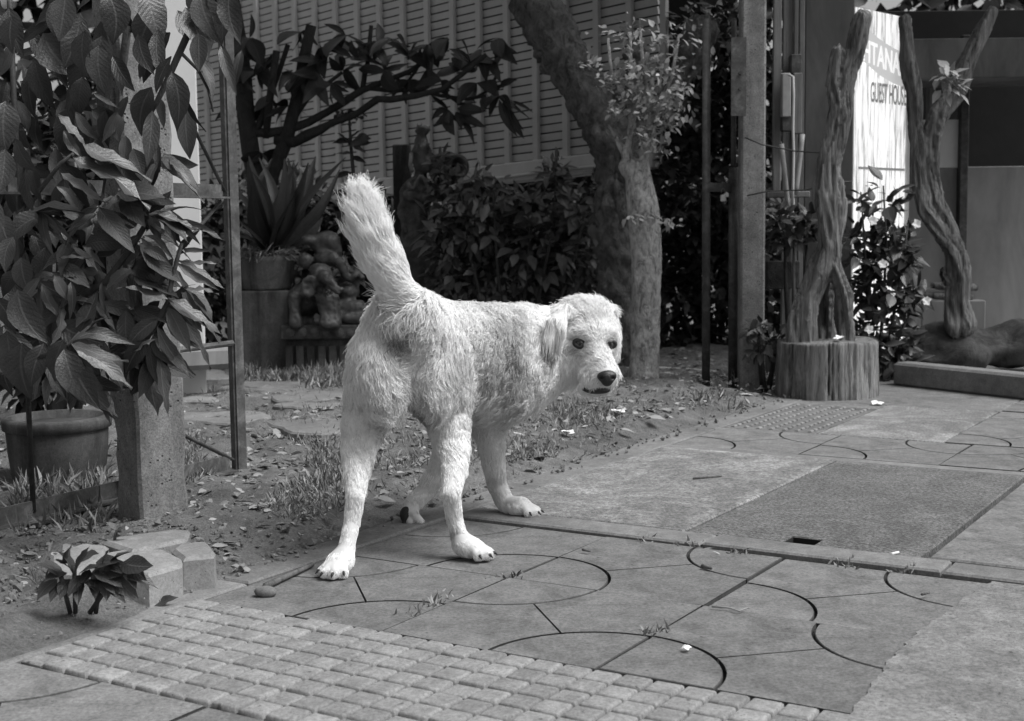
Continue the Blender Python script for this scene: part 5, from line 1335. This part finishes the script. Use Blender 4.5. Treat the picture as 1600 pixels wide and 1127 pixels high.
# ------------------------------------------------------------------ grass, litter, fallen flowers, twigs
gi = []; 
def grass(px0, px1, py0, py1, n_, h0, h1, soft=True):
    n_ = int(n_ * 1.7)
    for _ in range(n_):
        x = rng.uniform(px0, px1); y = rng.triangular(py0, (py0 + py1) / 2, py1) if soft else rng.uniform(py0, py1)
        g = G(x, y); u_, v_ = to_uv(g)
        if v_ < 1.86: continue
        if SN3(np.array([[g[0], g[1], 0]]), 9)[0] < -.5: continue
        b_ = np.array([g[0], g[1], soil_z(g[0], g[1]) - .004]); d_ = rng.normal(size=3) * .55 + [0, 0, .75]; d_ /= np.linalg.norm(d_)
        gi.append((b_, b_ + d_ * rng.uniform(h0, h1) * .72, rdir(), rng.uniform(.3, .6)))
grass(270, 540, 690, 840, 6500, .014, .05); grass(280, 540, 700, 780, 900, .03, .06); grass(380, 545, 575, 625, 1500, .03, .09); grass(270, 540, 600, 720, 500, .02, .05)
grass(760, 1000, 620, 760, 500, .02, .05); grass(860, 970, 635, 690, 500, .02, .06); grass(1085, 1205, 600, 655, 800, .03, .08); grass(770, 870, 690, 760, 300, .02, .05)
grass(560, 780, 650, 800, 700, .02, .05); grass(20, 170, 700, 860, 700, .03, .09); grass(40, 300, 880, 960, 140, .02, .05); grass(880, 1200, 570, 660, 500, .015, .04); grass(280, 500, 780, 880, 260, .015, .04)
go = foliage('grass', None, m_grass, gi, 'slim'); tag(go, 'sparse grass tufts growing on the bare garden soil', 'grass', kind='stuff')
li = []
for _ in range(9000):
    u_, v_ = rng.uniform(1.6, 6.4), 1.86 + abs(rng.normal()) * 1.4
    g = uv(u_, v_); b_ = np.array([g[0], g[1], soil_z(g[0], g[1]) + rng.uniform(-.004, .006)]); d_ = rdir(); d_[2] *= .25
    li.append((b_, b_ + d_ * (rng.uniform(.008, .035) if rng.random() < .85 else rng.uniform(.03, .06)), rdir(2.5), rng.uniform(.6, 1.6)))
for _ in range(900):
    u_, v_ = rng.uniform(1.2, 2.3), rng.uniform(1.79, 2.5)
    g = uv(u_, v_); b_ = np.array([g[0], g[1], soil_z(g[0], g[1]) * (1 if v_ > 1.9 else 0) + .016 * (v_ < 1.9) + rng.uniform(-.004, .006)]); d_ = rdir(); d_[2] *= .25
    li.append((b_, b_ + d_ * rng.uniform(.006, .03), rdir(2.5), rng.uniform(.6, 1.6)))
lo2 = foliage('leaf_litter', None, m_dry, li, 'small'); tag(lo2, 'dry leaf litter and crumbs scattered over the soil', 'leaf litter', kind='stuff')
pe = MB()
for _ in range(4200):
    u_, v_ = rng.uniform(1.0, 5.5) if _ % 3 else rng.uniform(1.0, 2.2), 1.78 + abs(rng.normal()) * .8
    g = uv(u_, v_); r_ = rng.uniform(.002, .009) * (1.6 if rng.random() < .06 else 1); z_ = (soil_z(g[0], g[1]) if v_ > 1.9 else .004) + r_ * .3
    A_ = rng.normal(size=(3, 3)); Q_, _r = np.linalg.qr(A_); o_ = np.array([(1, 0, 0), (-1, 0, 0), (0, 1, 0), (0, -1, 0), (0, 0, 1), (0, 0, -1)]) * r_ * rng.uniform(.6, 1.2, (6, 1))
    pe.add(o_ @ Q_ + [g[0], g[1], z_], [(0, 2, 4), (2, 1, 4), (1, 3, 4), (3, 0, 4), (2, 0, 5), (1, 2, 5), (3, 1, 5), (0, 3, 5)])
peo = pe.build('pebbles', m_stone); tag(peo, 'crumbs of earth and small stones on the soil', 'pebbles', kind='stuff')
wi = []
for x, y, n_ in ((678, 944, 60), (640, 960, 26), (1025, 988, 50), (797, 900, 36), (1150, 862, 30), (1010, 842, 40), (1080, 850, 36), (1330, 880, 40), (1420, 890, 30), (690, 930, 20)):
    for _ in range(n_):
        g = G(x + rng.normal() * 12, y + rng.normal() * 3); b_ = np.array([g[0], g[1], -.006]); d_ = rdir(.7); d_[2] = abs(d_[2]); wi.append((b_, b_ + d_ * rng.uniform(.008, .026), rdir(), .9))
wo_ = foliage('joint_weeds', None, m_grass, wi, 'slim'); tag(wo_, 'tiny weeds and moss growing in the joints of the paving', 'weeds', kind='stuff')
def flower(x, y, label, r_=.022, n_=5, on=None):
    g = G(x, y); z_ = soil_z(g[0], g[1]) + .006; c_ = np.array([g[0], g[1], z_])
    o = empty('fallen_flower', c_, label, 'flower', 'fallen white flowers')
    for k_ in range(n_):
        a_ = k_ * 2 * math.pi / n_ + x; t_ = c_ + np.array([math.cos(a_) * r_, math.sin(a_) * r_, rng.uniform(.0, .022 if r_ > .012 else .004)])
        leaf(o, c_ + [0, 0, .004], t_, (0, -.3, 1), 'small', m_white, k_, 1.9, name='petal')
flower(888, 698, 'white fallen flower on the soil left of the kerb, nearest the dog')
flower(967, 667, 'white fallen flower on the soil below the head of the dog', .026)
flower(1371, 633, 'white fallen flower on the paving right of the stump', .026)
flower(1310, 534, 'white fallen flower lying on top of the stump', .02)
bpy.data.objects['fallen_flower.003'].location = P(1310, 532, 5.15)
bpy.data.objects['fallen_flower.003'].location.z = hs + .012
flower(1073, 1020, 'small white petal scrap on the nearest paving tiles', .010, 3)
flower(962, 617, 'small white blossom on the soil just behind the muzzle of the dog', .016, 4)
def twig(pp, r_, label, mat=None, name='twig'):
    mb = MB(); q_ = [G(x, y, .006) for x, y in pp]; mb.tube(q_, [r_ * (1 - .5 * i / len(q_)) for i in range(len(q_))], 6, wob=.3)
    o = mb.build(name, mat or m_twig, None, True, loc=q_[0]); tag(o, label, 'twig', 'fallen twigs')
twig([(414, 917), (440, 905), (470, 891), (488, 882)], .007, 'thick stick lying along the kerb left of the hind paw')
twig([(1083, 748), (1105, 746), (1128, 744)], .003, 'thin dark twig on the pale drain slab')
twig([(1097, 884), (1112, 888)], .004, 'short dark twig on a paving tile beside the curved groove')
twig([(1112, 948), (1140, 950), (1155, 955), (1168, 950)], .0018, 'pale curled thread on the paving tile in front of the drain', m_dry)
twig([(1393, 866), (1404, 863)], .003, 'pale scrap at the front edge of the dark drain slab', m_white)
twig([(1440, 929), (1452, 926)], .0025, 'tiny dark twig on the rightmost paving tile')
twig([(910, 859), (922, 861)], .003, 'tiny dark twig on the paving tile between the drain and the dog')
twig([(1116, 640), (1119, 630), (1116, 622)], .006, 'short curved root end sticking out of the grass tuft by the kerb')
c_ = G(412, 931); s = Solid(c_ - .05, c_ + .05, .004); s.ell(c_ + [0, 0, .008], (.018, .012, .010), k=.01); s.ell(c_ + [.012, 0, .006], (.012, .010, .008), k=.01)
v, f = s.mesh(); o = mesh_obj('pebble', v, f.tolist(), m_stone, None, True, loc=c_); tag(o, 'single rounded pebble on the paving beside the tactile tiles', 'pebble')
c_ = G(235, 945); dl = empty('dead_leaf', c_, 'dark curled dead leaf on the soil below the leafy weed', 'dead leaf')
leaf(dl, c_ + [0, 0, .004], c_ + [.05, -.01, .02], (0, -.5, 1), 'wavy', m_crotond, 1, 1.8); leaf(dl, c_ + [.01, 0, .004], c_ + [.03, .03, .03], (1, -.5, .3), 'wavy', m_crotond, 2, 1.8)
# ------------------------------------------------------------------ the dog
from mathutils.bvhtree import BVHTree
from mathutils import noise as mnoise
def D(x, y, Y): return P(x, y, Y)
def dr(r, Y=2.85): return pxm(r, Y)
dog_s = Solid((-.43, 2.46, -.02), (.30, 3.30, .86), .0047)
S_ = dog_s
# fur settings: length, lift, curl, spread of length
F_BODY = dict(L=.024, lift=.45, curl=.75); F_RUMP = dict(L=.024, lift=.40, curl=.55); F_LEG = dict(L=.016, lift=.34, curl=.12); F_FOOT = dict(L=.0125, lift=.38, curl=.15)
F_TAIL = dict(L=.055, lift=.44, curl=.2); F_HEAD = dict(L=.027, lift=.58, curl=.35); F_MUZ = dict(L=.022, lift=.58, curl=.3); F_EAR = dict(L=.030, lift=.10, curl=.15); F_NECK = dict(L=.028, lift=.4, curl=.4)
F_THIGH = dict(L=.021, lift=.34, curl=.4)
def chain(pp, k, info, rev=False):
    q = [(D(x, y, Y), pxm(r, Y)) for x, y, Y, r in pp]
    S_.chain([c[0] for c in q], [c[1] for c in q], k, [dict(info[i] if isinstance(info, list) else info, rev=rev) for i in range(len(q) - 1)])
# trunk (from rump to neck; the coat lies back towards the rump)
chain([(637, 528, 2.74, 66), (700, 545, 2.88, 72), (765, 552, 3.00, 76), (822, 546, 3.09, 70), (862, 535, 3.12, 56), (892, 522, 3.10, 46)], .06, [F_RUMP, F_BODY, F_BODY, F_NECK, F_NECK], True)
chain([(770, 592, 3.02, 60), (815, 585, 3.06, 54), (865, 565, 3.09, 38)], .06, [F_BODY, F_NECK], True)
chain([(690, 590, 2.86, 52), (770, 598, 3.0, 56)], .06, F_BODY, True)
S_.ell(D(637, 500, 2.72), (dr(50), .085, dr(40)), k=.05, info=dict(F_RUMP, rev=False), flow=(-.3, -.7, -.9))
# hind legs
chain([(590, 555, 2.71, 43), (577, 635, 2.745, 39), (563, 690, 2.715, 29), (557, 735, 2.67, 20), (556, 772, 2.635, 15), (550, 815, 2.625, 12.5), (540, 862, 2.60, 13)], .035, [F_RUMP, F_THIGH, F_THIGH, F_LEG, F_LEG, F_FOOT])
chain([(680, 555, 2.77, 42), (696, 635, 2.825, 39), (706, 690, 2.79, 28), (710, 733, 2.735, 19), (705, 768, 2.70, 15), (710, 808, 2.71, 12.5), (719, 846, 2.71, 13)], .035, [F_RUMP, F_THIGH, F_THIGH, F_LEG, F_LEG, F_FOOT])
S_.ell(D(600, 600, 2.69), (dr(34), .07, dr(58)), k=.04, info=dict(F_RUMP, rev=False), flow=(0, 0, -1))
S_.ell(D(676, 600, 2.75), (dr(34), .07, dr(58)), k=.04, info=dict(F_RUMP, rev=False), flow=(0, 0, -1))
TOES = []
def paw(x, y, Y, dx, dy, w, n_=4):
    """four toes fanned about the direction (dx,dy) on the ground"""
    c_ = D(x, y, Y); c_[2] = .022
    a0 = math.atan2(dy, dx)
    S_.ell(c_ + np.array([0, 0, .004]), (.026, .026, .020), k=.02, info=dict(F_FOOT, rev=False), flow=(math.cos(a0), math.sin(a0), -.3))
    for k_ in range(n_):
        a_ = a0 + (k_ - 1.5) * .44; L_ = .040 if k_ in (1, 2) else .033
        d_ = np.array([math.cos(a_), math.sin(a_), 0])
        TOES.append((c_ + d_ * (L_ + .008) + [0, 0, -.006], d_))
        S_.cone(c_ + d_ * .018 + [0, 0, .003], c_ + d_ * L_ + [0, 0, -.008], .0112, .0108, .004, info=dict(F_FOOT, L=.009, rev=False))
    return c_
paw(531, 884, 2.585, -.35, -.9, .03); paw(733, 862, 2.70, .9, -.35, .03)
# front legs
chain([(800, 600, 3.06, 40), (765, 668, 3.08, 24), (770, 715, 3.11, 18.5), (776, 755, 3.13, 15.5), (788, 783, 3.13, 14), (803, 793, 3.12, 13)], .03, [F_BODY, F_LEG, F_LEG, F_FOOT, F_FOOT])
paw(811, 797, 3.10, .95, -.3, .03)
chain([(728, 610, 3.06, 36), (704, 690, 3.09, 21), (684, 735, 3.10, 17), (664, 768, 3.09, 14), (644, 788, 3.06, 13.5), (640, 800, 3.045, 14)], .03, [F_BODY, F_LEG, F_LEG, F_FOOT, F_FOOT])
for k_, (tx, ty) in enumerate(((640, 815), (649, 818), (656, 814), (634, 809))):
    S_.cone(D(638 + k_ * 3, 801, 3.035), D(tx, ty, 3.03 + .01 * (k_ % 2)), dr(7.5), dr(7), .005, info=dict(F_FOOT, L=.009, rev=False))
# tail
chain([(640, 492, 2.70, 31), (621, 455, 2.665, 27), (600, 412, 2.645, 25), (584, 376, 2.635, 25), (575, 350, 2.63, 23), (571, 334, 2.63, 18)], .03, F_TAIL)
# head, turned back to look at the camera; hv points along the face
S_.ell(D(915, 506, 3.08), (dr(45, 3.08), .066, dr(42, 3.08)), k=.03, info=dict(F_HEAD, rev=False), flow=(-.25, .5, .75))
S_.ell(D(914, 552, 3.055), (dr(36, 3.05), .05, dr(36, 3.05)), k=.04, info=dict(F_MUZ, L=.020, rev=False), flow=(-.5, .5, -.4))
S_.ell(D(895, 560, 3.07), (dr(28, 3.05), .045, dr(34, 3.05)), k=.03, info=dict(F_MUZ, L=.027, lift=.62, rev=False), flow=(-.5, -.1, -.9))
S_.ell(D(886, 533, 3.035), (dr(18, 3.05), .03, dr(12, 3.05)), k=.03, info=dict(F_HEAD, rev=False), flow=(-.6, .4, -.1))
S_.ell(D(945, 540, 3.05), (dr(18, 3.05), .045, dr(30, 3.05)), k=.03, info=dict(F_MUZ, L=.018, rev=False), flow=(.6, .4, -.2))
# brows and bridge of the nose
S_.cone(D(926, 532, 3.015), D(944, 582, 2.965), dr(17, 3.0), dr(14.5, 3.0), .03, info=dict(F_MUZ, rev=True))
S_.ell(D(936, 585, 2.99), (dr(26, 3.0), .038, dr(19, 3.0)), k=.025, info=dict(F_MUZ, rev=False), flow=(-.3, -.3, -.8))
S_.ell(D(930, 603, 2.995), (dr(24, 3.0), .035, dr(13, 3.0)), k=.02, info=dict(F_MUZ, L=.016, rev=False), flow=(-.3, -.2, -.9))
S_.ell(D(908, 524, 3.02), (dr(16, 3.0), .02, dr(9, 3.0)), k=.02, info=dict(F_HEAD, L=.013, rev=False), flow=(-.4, .2, .4))
S_.ell(D(951, 526, 3.025), (dr(12, 3.0), .02, dr(9, 3.0)), k=.02, info=dict(F_HEAD, L=.013, rev=False), flow=(.4, .2, .4))
for x, y, Y in ((907, 537, 2.985), (954, 539, 2.99)): S_.ell(D(x, y, Y), (dr(8, 3.0), .014, dr(6, 3.0)), k=.008, cut=True)     # eye sockets
S_.ell(D(938, 608, 2.955), (dr(15, 3.0), .022, dr(4.0, 3.0)), k=.008, cut=True)                                             # parted lips
# ears
chain([(884, 482, 3.035, 8), (866, 500, 2.99, 9), (857, 532, 2.978, 9), (858, 556, 2.985, 6)], .006, F_EAR)
chain([(882, 484, 3.03, 8), (876, 510, 2.99, 9), (873, 540, 2.985, 7)], .008, F_EAR)
chain([(952, 484, 3.09, 10), (960, 508, 3.085, 8), (962, 540, 3.075, 7), (961, 560, 3.07, 4)], .012, dict(F_EAR, lift=.04))
bv, bf = S_.mesh()
bv[:, 2] = np.maximum(bv[:, 2], .001)
def mk_skin():
    t = NT('dog_skin'); c = t.coord(); n1 = t.noise(c, 25, 4, .6)
    return t.done(t.ramp(n1, [(.3, .5), (.7, .66)]), .8, t.bump(n1, .2, .004))
m_skin = mk_skin()
m_nose = m_plain('dog_nose', .012, .38, .3, 160, .5, .5)
m_pad = m_plain('paw_pad', .03, .7, .4, 60, .4)
m_eyew = m_plain('eye_rim', .02, .5, .2)
def mk_iris():
    t = NT('dog_eye'); c = t.coord('UV'); 
    sx_ = t.n.new('ShaderNodeSeparateXYZ'); t.l.new(c, sx_.inputs[0])
    col = t.ramp(sx_.outputs[0], [(0.0, .003), (.30, .003), (.38, .05), (.60, .10), (.68, .006), (.80, .16), (1, .2)])
    t.b.inputs['Specular IOR Level'].default_value = .8
    return t.done(col, .06)
m_eye = mk_iris()
base = D(640, 880, 2.80); base[2] = 0
dog = mesh_obj('dog', bv, bf.tolist(), m_skin, None, True, loc=base)
tag(dog, 'shaggy white dog seen from behind, tail raised, head turned back to look at the camera', 'dog')
tree = BVHTree.FromPolygons([tuple(q) for q in bv], [tuple(map(int, q)) for q in bf])
def hit(x, y):
    d_ = ray(x, y); d_ /= np.linalg.norm(d_); loc, nr, ix, ds = tree.ray_cast(Vector(CAMP), Vector(d_))
    return np.array(loc), np.array(nr)
def globe(name, c, axis, r, mat, sq=(1, 1, 1), n=14, m=10):
    """a ball whose pole (UV u = 0) faces along axis"""
    a_ = np.array(axis, float); a_ /= np.linalg.norm(a_); x_ = np.cross([0, 0, 1.0], a_); x_ /= np.linalg.norm(x_); y_ = np.cross(a_, x_)
    V = []; U = []; F = []
    for i in range(m + 1):
        th = math.pi * i / m
        for k_ in range(n):
            ph = 2 * math.pi * k_ / n
            V.append(c + r * (a_ * math.cos(th) * sq[2] + x_ * math.sin(th) * math.cos(ph) * sq[0] + y_ * math.sin(th) * math.sin(ph) * sq[1])); U.append((min(1, th / 1.35), 0))
    F = [[i * n + k_, i * n + (k_ + 1) % n, (i + 1) * n + (k_ + 1) % n, (i + 1) * n + k_] for i in range(m) for k_ in range(n)]
    return mesh_obj(name, V, F, mat, dog, True, U)
eyes = []
for x, y, r_, ax in ((906.5, 536.5, .0125, (-.22, -1, .02)), (954.0, 538.5, .0108, (-.26, -1, .02))):
    p_, n_ = hit(x, y); c_ = p_ + np.array([0, .0065, 0]); eyes.append(p_)
    e_ = globe('eye', c_, ax, r_, m_eye)
    # dark lids
    lid = MB(); a_ = np.array([0, -1.0, .05]); ring = []
    for t_ in np.linspace(0, 2 * math.pi, 22):
        ring.append(c_ + np.array([math.cos(t_) * r_ * 1.02, -r_ * .55, math.sin(t_) * r_ * (.60 if math.sin(t_) > 0 else .66) - math.cos(t_) * r_ * .12 * (1 if x < 930 else -1)]))
    lid.tube(ring, r_ * .44, 6, False); lid.build('eyelid', m_eyew, e_, True)
np_, nn_ = hit(947, 589)
nc = np_ + np.array([0.002, .004, 0.001]); sN = Solid(nc - .05, nc + .05, .002)
sN.ell(nc, (.0215, .014, .0135), k=.008); sN.ell(nc + [.0, -.005, -.012], (.011, .008, .010), k=.01)
for sg in (-1, 1): sN.ell(nc + [sg * .0125, -.013, -.0035], (.0042, .008, .0035), k=.003, cut=True)
v, f = sN.mesh(); mesh_obj('nose', v, f.tolist(), m_nose, dog, True)
mo, _ = hit(937, 607); sM = Solid(mo - .05, mo + .05, .0022)
sM.ell(mo + [-.004, -.004, -.004], (.027, .010, .0085), k=.005); sM.ell(mo + [-.028, -.002, -.001], (.013, .008, .0045), k=.008); sM.ell(mo + [.016, .006, .006], (.012, .006, .004), k=.008)
v, f = sM.mesh(); mesh_obj('mouth', v, f.tolist(), m_nose, dog, True)
# dark pad of the lifted front paw
p_, n_ = hit(630, 806); sP = Solid(p_ - .05, p_ + .05, .0025)
sP.ell(p_ + [.006, .001, .002], (.014, .010, .019), k=.006); sP.ell(p_ + [.014, .000, -.022], (.008, .009, .007), k=.004); sP.ell(p_ + [.002, .000, -.020], (.007, .009, .007), k=.004)
v, f = sP.mesh(); mesh_obj('paw_pad', v, f.tolist(), m_pad, dog, True)

# ---- coat: strands grown from the skin, lying along the limbs
def mk_fur():
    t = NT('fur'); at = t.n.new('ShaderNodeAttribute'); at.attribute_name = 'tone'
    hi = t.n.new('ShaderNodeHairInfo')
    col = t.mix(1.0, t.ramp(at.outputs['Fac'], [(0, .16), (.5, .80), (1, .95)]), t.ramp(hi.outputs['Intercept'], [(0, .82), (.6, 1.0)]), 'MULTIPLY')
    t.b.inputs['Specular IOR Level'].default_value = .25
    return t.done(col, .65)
m_fur = mk_fur()
tri = np.concatenate([bf[:, [0, 1, 2]], bf[:, [0, 2, 3]]])
e1_, e2_ = bv[tri[:, 1]] - bv[tri[:, 0]], bv[tri[:, 2]] - bv[tri[:, 0]]
cr3 = np.cross(e1_, e2_); ar = np.linalg.norm(cr3, axis=1)
vn = vertex_normals(bv, bf)
NS = 240000
# tail and head are denser
cen = bv[tri].mean(1); which_t = S_.nearest(cen)
Lt = np.array([S_.prims[i][5]['L'] for i in which_t]); wgt = ar * np.where(Lt < .0135, 3.6, np.where(Lt < .0165, 1.9, np.where(Lt < .023, 1.8, np.where(Lt > .05, 1.5, 1.0))))
pick = rng.choice(len(tri), NS, p=wgt / wgt.sum())
b1, b2 = rng.random(NS), rng.random(NS); fl_ = b1 + b2 > 1; b1[fl_] = 1 - b1[fl_]; b2[fl_] = 1 - b2[fl_]
w3 = np.stack([1 - b1 - b2, b1, b2], 1)
root = (bv[tri[pick]] * w3[..., None]).sum(1); nor = (vn[tri[pick]] * w3[..., None]).sum(1); nor /= np.linalg.norm(nor, axis=1)[:, None]
# blend the settings of neighbouring limbs so that no seam shows in the coat
dmin = np.full(NS, 1e9); DD = []
for pr_ in S_.prims:
    d_ = S_.d_cone(root, *pr_[1:5]) if pr_[0] == 'c' else S_.d_ell(root, pr_[1], pr_[2], pr_[3]); DD.append(d_); dmin = np.minimum(dmin, d_)
flow = np.zeros((NS, 3)); Ls = np.zeros(NS); lift = np.zeros(NS); curl = np.zeros(NS); W_ = np.zeros(NS)
for pr_, d_ in zip(S_.prims, DD):
    w_ = np.exp(-(d_ - dmin) / .010); inf = pr_[5]
    if pr_[0] == 'c':
        q_ = pr_[2] - pr_[1]; q_ = q_ / np.linalg.norm(q_) * (-1 if inf.get('rev') else 1)
    else: q_ = pr_[4] / np.linalg.norm(pr_[4])
    flow += w_[:, None] * q_; Ls += w_ * inf['L']; lift += w_ * inf['lift']; curl += w_ * inf['curl']; W_ += w_
flow /= np.linalg.norm(flow, axis=1)[:, None] + 1e-9; Ls /= W_; lift /= W_; curl /= W_
tailm = Ls > .045
flow += np.where(tailm, 0, 1)[:, None] * np.array([0, 0, -.35])
def vecnoise(p, f): return np.stack([SN1(p, f), SN2(p + 3.1, f), SN3(p + 7.7, f)], 1)
flow += (vecnoise(root, 60) * .25 + vecnoise(root, 170) * .28 + vecnoise(root, 420) * .26) * np.clip(curl * 2, .22, 1.1)[:, None]
flow += rng.normal(size=(NS, 3)) * np.where(Ls < .027, .22, .12)[:, None]
tang = flow - (flow * nor).sum(1)[:, None] * nor; tang /= np.linalg.norm(tang, axis=1)[:, None] + 1e-9
bit = np.cross(nor, tang)
Ls = Ls * (1 + np.where(Ls < .018, .08, .18) * np.clip(SN2(root, 160), -1.5, 1.5)) * rng.uniform(.65, 1.2, NS)
# thin the coat round eyes, nose and mouth
gone = np.zeros(NS, bool); lsc = np.ones(NS)
for c_, r_ in ((eyes[0], .016), (eyes[1], .015), (nc, .019), (nc + [0, -.004, -.012], .014), (mo, .013), (mo + [-.016, 0, 0], .010), (p_, .018)):
    dd_ = np.linalg.norm((root - c_) * [1, .8, 1.15], axis=1); gone |= dd_ < r_; near = (dd_ < r_ * 1.8); lsc[near] = np.minimum(lsc[near], .62)
Ls *= lsc
tone = .64 + .07 * SN1(root, 14) + .05 * SN3(root, 60) + rng.normal(size=NS) * .07
pxy = root - CAMP; depth = pxy @ fw; sx2 = CX + FPX * (pxy @ RIGHT) / depth; sy2 = CY - FPX * (pxy @ UP) / depth
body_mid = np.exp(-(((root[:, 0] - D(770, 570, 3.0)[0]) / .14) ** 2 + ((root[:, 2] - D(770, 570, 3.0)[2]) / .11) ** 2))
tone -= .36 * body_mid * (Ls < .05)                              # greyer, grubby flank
under = D(628, 520, 2.66); tone -= .62 * np.exp(-(np.linalg.norm((root - under) * [1, .7, .62], axis=1) / .034) ** 2)   # shade among the curls under the tail, put into the tone
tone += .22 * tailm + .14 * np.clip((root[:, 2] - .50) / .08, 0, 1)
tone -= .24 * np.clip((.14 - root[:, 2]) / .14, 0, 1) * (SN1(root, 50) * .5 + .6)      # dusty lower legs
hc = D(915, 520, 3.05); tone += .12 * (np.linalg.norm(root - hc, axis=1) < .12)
earp = D(866, 530, 2.98); tone -= .22 * (np.linalg.norm((root - earp) * [1, 1, .6], axis=1) < .036)
for e_ in eyes:
    de = np.linalg.norm(root - e_, axis=1); tone -= .75 * np.exp(-(de / .023) ** 2)
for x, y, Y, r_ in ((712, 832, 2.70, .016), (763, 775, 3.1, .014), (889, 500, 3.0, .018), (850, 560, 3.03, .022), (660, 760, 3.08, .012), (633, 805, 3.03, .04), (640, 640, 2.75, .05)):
    tone -= .35 * np.exp(-(np.linalg.norm(root - D(x, y, Y), axis=1) / r_) ** 2)  # joint and pad spots, plus crease shade at ear and haunches set in tone
keep = ~gone
root, nor, tang, bit, Ls, lift, curl, tone, tailm = [q[keep] for q in (root, nor, tang, bit, Ls, lift, curl, tone, tailm)]
N = len(root); K5 = 7
ph = SN1(root, 300) * 3.0 + rng.normal(size=N) * .35; frq = 6.5 + 2.5 * SN2(root, 30) * .5
pts5 = np.zeros((N, K5, 3))
# strands gather into locks
wp_ = root + vecnoise(root, 260) * .0035
cell = np.floor(wp_ / np.array([.011, .013, .012]) + .37 * SN2(root, 90)[:, None]).astype(np.int64)
key = (cell[:, 0] * 73856093) ^ (cell[:, 1] * 19349663) ^ (cell[:, 2] * 83492791)
_, inv = np.unique(key, return_inverse=True); nb = np.bincount(inv).astype(float)
lock = np.stack([np.bincount(inv, root[:, q_]) for q_ in range(3)], 1) / nb[:, None]; ltan = np.stack([np.bincount(inv, tang[:, q_]) for q_ in range(3)], 1) / nb[:, None]
pull = (lock[inv] - root) * np.clip((Ls / .02), .4, 1.1)[:, None]; tang = tang * .6 + ltan[inv] * .4; Ls = Ls * (1 + .14 * np.sin(inv * 12.9898))
tang /= np.linalg.norm(tang, axis=1)[:, None] + 1e-9; tone = tone + .03 * np.sin(inv * 78.233)

for j in range(K5):
    s5 = j / (K5 - 1)
    along = Ls * s5
    up_ = along * lift * (1 - .55 * s5); fwd = along * np.sqrt(np.clip(1 - lift ** 2, .2, 1))
    p5 = root - nor * .0015 + nor * up_[:, None] + tang * fwd[:, None]
    cw = (curl * Ls * .30 * s5)
    p5 += bit * (cw * np.sin(ph + frq * s5))[:, None] + nor * (cw * .55 * np.cos(ph + frq * s5))[:, None]
    p5 += pull * (.46 * s5 ** 1.3)
    p5[:, 2] -= np.where(tailm, 0.0, .10) * along * s5
    p5[:, 2] = np.maximum(p5[:, 2], .002)
    pts5[:, j] = p5
rad = np.linspace(1, .25, K5)[None] * (.00058 * np.clip(Ls / .02, .7, 1.25) * rng.uniform(.7, 1.2, N))[:, None]
fu = bpy.data.hair_curves.new('fur'); fu.add_curves([K5] * N)
fu.attributes['position'].data.foreach_set('vector', (pts5.reshape(-1, 3) - base).astype(np.float32).ravel())
ra = fu.attributes.get('radius') or fu.attributes.new('radius', 'FLOAT', 'POINT'); ra.data.foreach_set('value', rad.astype(np.float32).ravel())
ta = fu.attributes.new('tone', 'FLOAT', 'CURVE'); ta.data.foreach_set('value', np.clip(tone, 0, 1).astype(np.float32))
fu.materials.append(m_fur)
fo5 = bpy.data.objects.new('fur', fu); COL.objects.link(fo5); fo5.parent = dog

# dark nails
m_nail = m_plain('claw_horn', .03, .4, .3)
for q_, d_ in TOES:
    mb = MB(); mb.tube([q_ - d_ * .004, q_ + d_ * .004 - [0, 0, .002], q_ + d_ * .010 - [0, 0, .007]], [.0035, .003, .0008], 6); mb.build('claw', m_nail, dog, True)
